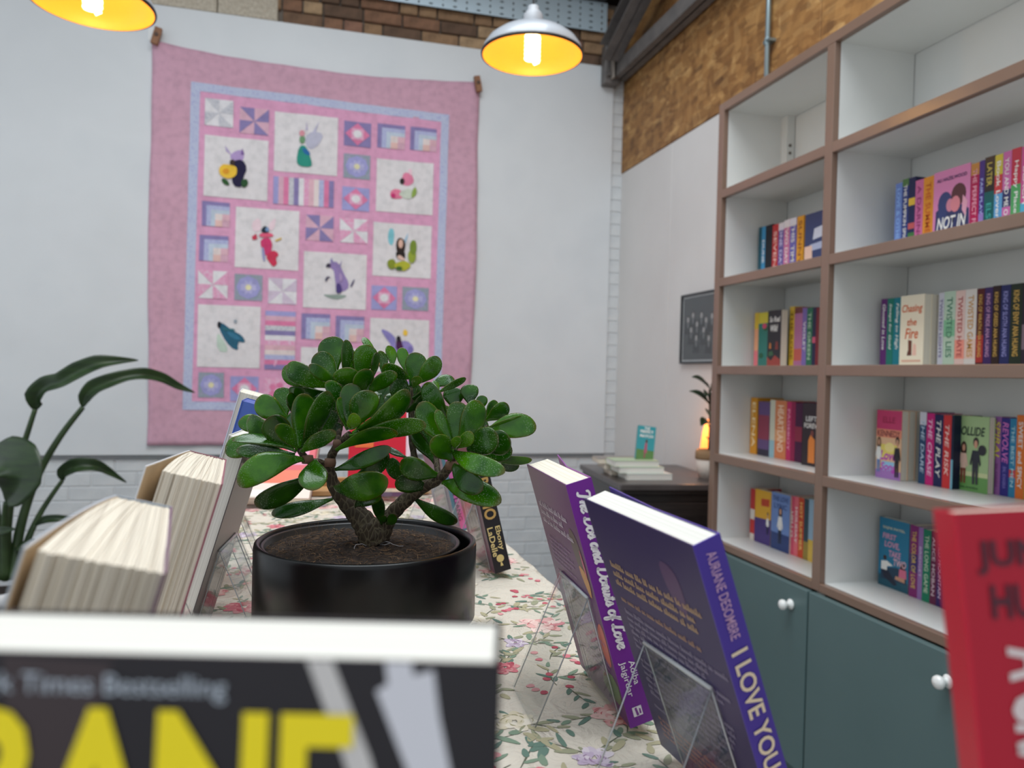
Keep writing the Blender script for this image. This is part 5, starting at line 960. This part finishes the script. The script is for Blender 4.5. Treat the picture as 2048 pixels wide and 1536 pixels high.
branch('trunk', [(1030, 1360, .2), (1060, 1270, .2), (1100, 1210, .2), (1190, 1120, -.2), (1300, 1040, -.8), (1400, 985, -1.8), (1470, 900, -3), (1500, 790, -4)], [58, 58, 50, 46, 38, 32, 28, 22])
branch('branch', [(1330, 1030, -.4), (1260, 900, 1), (1225, 720, 1.6), (1225, 560, 2), (1215, 400, 2)], [26, 22, 20, 20, 18])
branch('branch', [(735, 800, -1.8), (770, 640, -.5), (790, 500, 0), (755, 370, 0)], [20, 19, 18, 16])
branch('branch', [(1400, 985, -1.0), (1380, 800, 1.2), (1400, 620, 2.5), (1420, 500, 3)], [20, 19, 18, 15])
branch('branch', [(1500, 850, -3), (1600, 820, -2.2), (1680, 740, -1.5), (1700, 640, 0)], [18, 17, 16, 14])
for (x, y, d_) in ((705, 880, -2.6), (760, 760, -3.2), (560, 860, -4.8), (1480, 900, -4.2)):
    mb = MB(); p = jpt(x, y, d_); mb.tube([p+Vector((0, 0, -.0035)), p, p+Vector((0, 0, .0035))], [.0048, .0054, .0048], M((106, 78, 60), .8), 12); o = mb.build('leaf_scar', jp, True); o.matrix_parent_inverse = jpar
def leafmat(name, c0, c1, c2):
    def f(nt, b, N, L):
        tc = N('ShaderNodeTexCoord'); n = N('ShaderNodeTexNoise'); n.inputs['Scale'].default_value = 45; n.inputs['Detail'].default_value = 3; L(tc.outputs['Object'], n.inputs['Vector'])
        r = N('ShaderNodeValToRGB'); e = r.color_ramp.elements; e[0].position = .35; e[1].position = .72; e[0].color = rgb(c0); e[1].color = rgb(c1); L(n.outputs['Fac'], r.inputs['Fac'])
        at_ = N('ShaderNodeAttribute'); at_.attribute_name = 'rim'
        m1 = N('ShaderNodeMixRGB'); L(at_.outputs['Fac'], m1.inputs[0]); L(r.outputs[0], m1.inputs[1]); m1.inputs[2].default_value = rgb(c2)
        v = N('ShaderNodeTexVoronoi'); v.inputs['Scale'].default_value = 700; L(tc.outputs['Object'], v.inputs['Vector'])
        sp_ = N('ShaderNodeMath'); sp_.operation = 'LESS_THAN'; sp_.inputs[1].default_value = .26; L(v.outputs['Distance'], sp_.inputs[0])
        n2 = N('ShaderNodeTexNoise'); n2.inputs['Scale'].default_value = 30; L(tc.outputs['Object'], n2.inputs['Vector']); g = N('ShaderNodeMath'); g.operation = 'GREATER_THAN'; g.inputs[1].default_value = .52; L(n2.outputs['Fac'], g.inputs[0])
        ml = N('ShaderNodeMath'); ml.operation = 'MULTIPLY'; L(sp_.outputs[0], ml.inputs[0]); L(g.outputs[0], ml.inputs[1]); m3 = N('ShaderNodeMath'); m3.operation = 'MULTIPLY'; m3.inputs[1].default_value = .40; L(ml.outputs[0], m3.inputs[0])
        m2 = N('ShaderNodeMixRGB'); L(m3.outputs[0], m2.inputs[0]); L(m1.outputs[0], m2.inputs[1]); m2.inputs[2].default_value = rgb((150, 170, 140)); L(m2.outputs[0], b.inputs['Base Color'])
        b.inputs['Specular IOR Level'].default_value = .28; b.inputs['Coat Weight'].default_value = .28; b.inputs['Coat Roughness'].default_value = .07
        bp = N('ShaderNodeBump'); bp.inputs['Strength'].default_value = .12; bp.inputs['Distance'].default_value = .001; L(v.outputs['Distance'], bp.inputs['Height']); L(bp.outputs[0], b.inputs['Normal'])
    return nodemat(name, f, .21)
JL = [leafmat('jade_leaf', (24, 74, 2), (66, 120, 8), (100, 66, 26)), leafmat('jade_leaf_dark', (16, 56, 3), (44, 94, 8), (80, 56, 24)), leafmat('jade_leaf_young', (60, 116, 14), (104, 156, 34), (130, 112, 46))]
def jleaf(B, T, W, roll=0, bend=0, mat=0, th=.20, cup=.10):
    B, T = jpt(*B), jpt(*T); a = T-B; L_ = a.length; ax = a.normalized(); v = ((B+T)/2-EYE).normalized()
    s = ax.cross(v).normalized(); n = s.cross(ax).normalized()
    if n.dot(v) > 0: n = -n                               # n looks back at the viewer
    ph = math.radians(roll); c_, si = math.cos(ph), math.sin(ph); s, n = s*c_+n*si, n*c_-s*si
    T = B+(T-B)*1.05; a = T-B; L_ = a.length; w_ = W*UP_*1.2/max(.45, abs(c_)+.12*abs(si)); k, mseg = 15, 14; mb = MB(); mi = mb.mi(JL[mat]); rim = []
    sway = s*(L_*((hash((round(B.x*1e5), round(T.z*1e5))) % 100)/100-.5)*.14); tk = min(.0075, max(.0022, w_*th))
    for i in range(k+1):
        t = .5-.5*math.cos(PI*(i/k)**.92); q_ = max(0, (t-.62)/.38); g = min(1, t/.62)
        wt = (.20+.80*(g*g*(3-2*g))**.85)*(max(0, 1-q_**2.5)**.5)*w_/2
        if i == k: wt = w_*.012
        ctr = B+a*t+n*(bend*L_*4*t*(1-t)-.06*L_*t*t*0)
        ht = tk*(.45+.55*math.sin(PI*min(1, t*.9+.1)))*max(.12, (1-q_**3)**.5)
        for j in range(mseg):
            q = 2*PI*j/mseg; x = math.cos(q); y = math.sin(q)
            sh = math.copysign(abs(y)**.8, y)
            mb.v.append(tuple(ctr+s*(x*wt)+sway*(4*t*(1-t))+n*(sh*ht/2*(1 if wt > tk/2 else .7)+cup*wt*2*x*x*.5))); rim.append((abs(x)**18*.8 if t > .2 else 0)+(max(0, (t-.93)/.07)))
    for i in range(k):
        for j in range(mseg): A = i*mseg+j; B_ = i*mseg+(j+1) % mseg; mb.f.append((A, B_, B_+mseg, A+mseg)); mb.m.append(mi)
    mb.f.append(tuple(range(mseg))[::-1]); mb.f.append(tuple(k*mseg+j for j in range(mseg))); mb.m += [mi, mi]
    o = mb.build('leaf', jp, True); o.matrix_parent_inverse = jpar
    at_ = o.data.attributes.new('rim', 'FLOAT', 'POINT'); at_.data.foreach_set('value', [min(1, r_*.6) for r_ in rim])
    bm = bmesh.new(); bm.from_mesh(o.data); bmesh.ops.recalc_face_normals(bm, faces=bm.faces[:]); bm.to_mesh(o.data); bm.free()
    return o
LEAVES = [ # base, tip (crop px, depth cm), width, roll, bend, material
 # front rosette at the window side
 ((500, 790, -5), (540, 455, -4.5), 130, 20, -.05, 0), ((530, 790, -5), (685, 440, -5), 115, 48, .04, 1), ((545, 770, -4.6), (610, 560, -5.6), 60, 55, 0, 1), ((495, 800, -5.2), (362, 655, -8), 78, 20, .03, 0), ((520, 812, -5.2), (725, 682, -7.5), 82, 28, .05, 0),
 ((475, 785, -5), (318, 600, -6.5), 138, -12, -.06, 1), ((420, 745, -4), (192, 598, -4.5), 112, -35, .12, 0), ((470, 785, -4.6), (195, 640, -4.2), 120, -18, -.08, 1), ((260, 700, -1), (140, 600, -1), 105, 15, 0, 0), ((490, 812, -5.2), (98, 738, -6.5), 62, 55, .07, 1),
 ((260, 800, -3), (42, 790, -3.5), 118, 10, 0, 0), ((480, 828, -5), (122, 800, -5), 84, 30, -.08, 1), ((535, 860, -5.2), (132, 1010, -8), 140, 18, .13, 0), ((610, 950, -3), (240, 1140, -4.5), 118, -30, .06, 1), ((608, 866, -4.6), (600, 1050, -7.5), 142, 10, .06, 0),
 ((722, 1112, -2), (348, 1206, -3.5), 82, 30, .05, 1), ((435, 600, .5), (245, 478, 0), 128, 10, .03, 0), ((420, 590, 2.5), (396, 408, 3), 112, -5, 0, 0), ((700, 432, 2), (452, 418, 2), 80, -35, .10, 1), ((482, 590, 1.5), (452, 440, 1.5), 66, 50, 0, 1), ((440, 880, 1), (185, 890, 1.5), 42, 60, 0, 1),
 # centre front rosette
 ((835, 670, -4), (842, 388, -3.2), 126, 10, -.03, 1), ((870, 655, -4.2), (965, 432, -5), 140, 12, .05, 0), ((880, 672, -4.2), (1190, 428, -4.6), 118, 38, .10, 0), ((795, 540, -2), (690, 368, -2.4), 82, 25, 0, 0), ((815, 672, -3.6), (765, 472, -4), 66, 48, 0, 0), ((855, 665, -5), (855, 568, -7.4), 62, 0, .05, 2), ((850, 660, -4.5), (820, 610, -6), 40, 20, .03, 2),
 ((830, 712, -4.2), (1296, 638, -5.4), 98, 22, -.05, 0), ((742, 800, -4), (1116, 690, -6.2), 84, 35, -.08, 0), ((738, 925, -2.6), (1078, 795, -4.8), 88, -15, .08, 1), ((805, 1005, -.4), (1068, 832, .4), 92, 20, .05, 1), ((845, 692, -4), (1132, 585, -3.2), 66, -40, .05, 0), ((705, 720, -1.8), (692, 436, -1.6), 96, 22, .03, 1), ((735, 1045, -2.4), (1058, 988, -6.8), 150, 16, .08, 0), ((865, 1165, -2), (1026, 1098, -4.6), 82, -10, .1, 1), ((1035, 1275, -1.2), (988, 1098, -3.2), 70, 25, .05, 1), ((640, 760, -3), (740, 560, -2), 80, 30, 0, 1),
 # top rosette
 ((742, 305, 1.6), (716, 84, 2), 150, -8, -.03, 0), ((748, 355, -.4), (618, 192, -1), 122, 12, -.05, 0), ((755, 368, -1), (578, 262, -3), 66, 10, .08, 0), ((700, 396, -.6), (440, 266, -1), 122, -22, .08, 0), ((570, 392, .8), (412, 280, 1), 100, -20, 0, 0), ((792, 350, 0), (808, 106, 0), 74, 52, 0, 1), ((872, 340, .8), (962, 142, 1), 132, 14, -.04, 0), ((815, 392, -1.6), (812, 276, -3), 132, 0, .08, 0), ((905, 440, -1.6), (922, 288, -3), 112, 28, .05, 0), ((945, 440, -1.6), (1120, 310, -3), 82, 12, .06, 0), ((972, 350, 0), (1004, 182, 0), 52, 58, 0, 1), ((1010, 205, 3.4), (920, 84, 4), 46, 40, 0, 0), ((842, 350, .6), (836, 160, .8), 60, 40, 0, 0), ((800, 400, .4), (700, 300, 1.4), 90, 0, 0, 1), ((900, 400, 1.4), (880, 250, 2.4), 110, 0, 0, 1),
 # top rosette beyond the centre
 ((1225, 390, 1.8), (1262, 186, 1.8), 122, -8, -.04, 0), ((1250, 380, 1.6), (1394, 214, 1.4), 102, 12, .04, 0), ((1212, 340, .4), (1054, 258, -1), 88, -40, .14, 0), ((1195, 310, 3.4), (1162, 152, 4), 70, 15, 0, 0), ((1105, 270, 2.4), (1086, 138, 3), 66, 38, 0, 0), ((1042, 320, 1.4), (1030, 172, 2), 64, 38, 0, 1), ((1212, 425, 1), (1096, 378, -.6), 132, 5, .04, 1), ((1160, 430, 1), (1080, 520, -1), 120, 10, .05, 1), ((1235, 400, 1), (1260, 330, -1), 60, 20, 0, 2),
 # middle back
 ((1340, 405, 4.8), (1494, 350, 5.4), 74, -30, .08, 0), ((1390, 435, 3), (1566, 346, 4), 46, 45, 0, 0), ((1470, 625, -.6), (1322, 382, -.4), 116, -28, .12, 1), ((1500, 540, 4), (1500, 406, 4.6), 122, 5, 0, 1), ((1602, 515, 3.4), (1606, 386, 4), 104, 5, 0, 1), ((1668, 548, 3.4), (1684, 456, 3.6), 66, 10, 0, 0), ((1700, 600, 2.4), (1768, 492, 3), 68, 30, 0, 0), ((1700, 612, 1.8), (1836, 512, 1.6), 92, 18, .05, 0), ((1190, 555, 1), (1336, 442, 1), 74, 38, .08, 1), ((1395, 440, 3), (1370, 360, 3.6), 40, 30, 0, 0), ((1230, 470, 1.4), (1370, 420, 2), 80, 40, 0, 1), ((1130, 470, 1.5), (1010, 400, 2), 100, 10, 0, 1),
 # big rosette facing the bookcase
 ((1490, 778, -4), (1285, 512, -4.4), 128, 16, -.06, 0), ((1492, 765, -4.4), (1388, 555, -5), 66, 42, 0, 0), ((1505, 765, -4.4), (1522, 502, -4.2), 120, 5, -.05, 0), ((1522, 765, -4.2), (1652, 498, -3.6), 132, 22, .03, 0), ((1505, 792, -5), (1530, 716, -7), 48, 0, .05, 2), ((1515, 785, -5), (1606, 688, -7), 70, 12, .06, 2), ((1585, 800, -5), (1772, 715, -8), 134, -8, .03, 1), ((1690, 808, -4), (1852, 736, -5.4), 130, -8, .02, 1), ((1650, 820, -3), (1862, 806, -3.4), 112, -14, -.05, 1),
 ((1675, 705, -1), (2008, 648, -1.2), 136, -15, .08, 0), ((1665, 675, -.8), (1930, 594, -1), 60, 52, .06, 0), ((1480, 865, -4.4), (1358, 738, -7.4), 116, 14, .04, 0), ((1482, 802, -4.6), (1806, 938, -9.5), 102, -12, .08, 0), ((1670, 838, -2), (1982, 862, -2.6), 52, 40, 0, 0), ((1750, 895, -.4), (1908, 900, -.4), 58, 20, 0, 1), ((1488, 888, -4.2), (1672, 1050, -7.6), 118, 14, .08, 1), ((1425, 1008, -2.4), (1780, 1132, -6.4), 130, -18, .14, 0), ((1402, 962, -2), (1164, 882, -3), 122, -14, .04, 0), ((1205, 1015, 1), (1086, 866, 1.6), 90, -20, 0, 1), ((1335, 1045, -1), (1130, 1006, -2), 104, -14, .06, 1), ((1238, 1102, -.4), (1506, 1254, -1), 84, 22, .06, 1), ((1375, 885, .6), (1248, 690, .8), 112, 22, 0, 1), ((1345, 770, 0), (1262, 552, .2), 74, 45, 0, 1), ((1200, 850, 2.6), (1072, 788, 3), 40, 40, 0, 1),
 ((1066, 1275, -1), (1122, 1218, -2.6), 56, 0, .05, 1), ((1052, 1270, -1), (1046, 1222, -2), 40, 0, .05, 1)]
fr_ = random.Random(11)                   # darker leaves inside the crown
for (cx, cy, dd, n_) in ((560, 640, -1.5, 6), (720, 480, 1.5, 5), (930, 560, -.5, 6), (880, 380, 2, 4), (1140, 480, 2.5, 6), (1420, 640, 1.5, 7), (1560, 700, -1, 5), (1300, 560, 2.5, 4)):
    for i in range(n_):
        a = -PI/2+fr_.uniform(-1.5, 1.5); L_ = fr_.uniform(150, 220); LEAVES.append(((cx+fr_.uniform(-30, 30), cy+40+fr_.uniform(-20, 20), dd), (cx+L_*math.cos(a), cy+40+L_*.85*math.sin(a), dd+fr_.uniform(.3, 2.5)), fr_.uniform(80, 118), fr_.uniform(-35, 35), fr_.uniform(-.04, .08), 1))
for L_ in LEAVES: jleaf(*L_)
# ================================================================== BIRD OF PARADISE PLANT
YS = 3.62
def gp(x, y, dy=0): return onY(x/2.56, 640+y/2.56, YS+dy)
pc = onY(-18, 1178, YS); pot_r = .165
sp_ = empty('bird_of_paradise', (pc.x, YS, 0), 'tall paddle-leaved plant in a round white pot by the end wall', 'potted plant'); spar = Matrix.Translation(-Vector((pc.x, YS, 0)))
WP = M((214, 216, 218), .4)
mb = MB(); rz_ = pc.z+.012; mb.lathe([(0, .0), (pot_r*.72, 0), (pot_r*.80, .02), (pot_r*.96, rz_-.10), (pot_r*.98, rz_-.065), (pot_r*1.06, rz_-.055), (pot_r*1.09, rz_-.03), (pot_r*1.07, rz_-.004), (pot_r*1.0, rz_), (pot_r*.92, rz_-.01), (pot_r*.90, rz_-.05), (0, rz_-.05)], WP, 56); mb.build('pot', sp_, True)
mb = MB(); mb.lathe([(0, rz_-.035), (pot_r*.91, rz_-.04)], SOIL, 40); mb.build('soil', sp_)
BP = noise_col('paddle_leaf', [(26, 44, 22), (46, 70, 32)], scale=(1, 1, 6), nscale=8, rough=.38); ST = noise_col('paddle_stem', [(38, 58, 30), (58, 80, 40)], nscale=10, rough=.5); K_ = 3.25/1514/2.56
def cat(pts, n=5):
    P = [Vector(p) for p in pts]; Q = []; m_ = len(P)
    for i in range(m_-1):
        p0, p1, p2, p3 = P[max(i-1, 0)], P[i], P[i+1], P[min(i+2, m_-1)]
        for k in range(n): t = k/n; Q.append(.5*((2*p1)+(p2-p0)*t+(2*p0-5*p1+4*p2-p3)*t*t+(3*p1-p0-3*p2+p3)*t**3))
    return Q+[P[-1]]
def paddle(mid, wid, nrm, dys, fold=.3):
    n = 4; P = cat([gp(x, y, d_) for (x, y), d_ in zip(mid, dys)], n); Wd = [wid[int(i/n)]+(wid[min(int(i/n)+1, len(wid)-1)]-wid[int(i/n)])*(i % n)/n for i in range(len(P))]
    mb = MB(); ribbon_leaf(mb, P, [q*K_ for q in Wd], nrm, BP, .0025, fold, 8); o = mb.build('leaf', sp_, True); o.matrix_parent_inverse = spar
def stem(pts, r0, r1, dy=0):
    P = cat([gp(x, y, dy*(1-i/(len(pts)-1))) for i, (x, y) in enumerate(pts)]); mb = MB(); n = len(P); mb.tube(P, [(r0+(r1-r0)*i/(n-1))*1.3*K_ for i in range(n)], ST, 10); o = mb.build('stem', sp_, True); o.matrix_parent_inverse = spar
paddle([(180, 458), (188, 395), (240, 345), (310, 318), (400, 268), (500, 226), (600, 212), (708, 206)], [18, 96, 100, 84, 92, 80, 46, 4], (.25, -1, .55), [0, -.02, -.05, -.08, -.1, -.1, -.08, -.04])
paddle([(425, 446), (436, 400), (482, 352), (560, 318), (650, 290), (740, 282), (830, 302), (912, 342), (998, 372)], [10, 64, 86, 80, 66, 70, 60, 42, 4], (.2, -1, .5), [.1, .1, .1, .1, .12, .15, .2, .24, .26])
paddle([(30, 935), (62, 890), (88, 810), (70, 740), (30, 700), (-40, 690)], [10, 150, 250, 262, 200, 60], (-.1, -1, .35), [-.1, -.14, -.18, -.16, -.1, 0], .15)
paddle([(320, 820), (328, 785), (378, 755), (440, 745), (500, 752), (560, 780), (648, 832)], [8, 66, 80, 74, 58, 38, 4], (.1, -1, .5), [.1, .08, .06, .06, .08, .12, .16])
paddle([(182, 1052), (230, 1026), (300, 1019), (370, 1026), (440, 1034)], [8, 42, 40, 28, 3], (.1, -1, .6), [0, -.02, -.02, 0, .04])
paddle([(-60, 1090), (-10, 1084), (30, 1080), (80, 1068)], [20, 44, 40, 4], (.1, -1, .6), [0, -.06, -.08, -.1])
stem([(180, 456), (140, 580), (96, 720), (60, 900), (36, 1100), (20, 1330)], 9, 16); stem([(425, 446), (320, 580), (222, 740), (152, 900), (96, 1100), (66, 1330)], 10, 20, .1); stem([(320, 820), (250, 920), (190, 1020), (130, 1160), (92, 1330)], 8, 14, .1); stem([(182, 1052), (150, 1125), (118, 1230), (108, 1330)], 6, 12); stem([(30, 935), (24, 1060), (30, 1330)], 9, 16, -.1); stem([(-30, 860), (-4, 1080), (6, 1330)], 10, 16); stem([(60, 920), (44, 1100), (48, 1330)], 8, 13); stem([(95, 1180), (135, 1140), (178, 1125)], 16, 5)
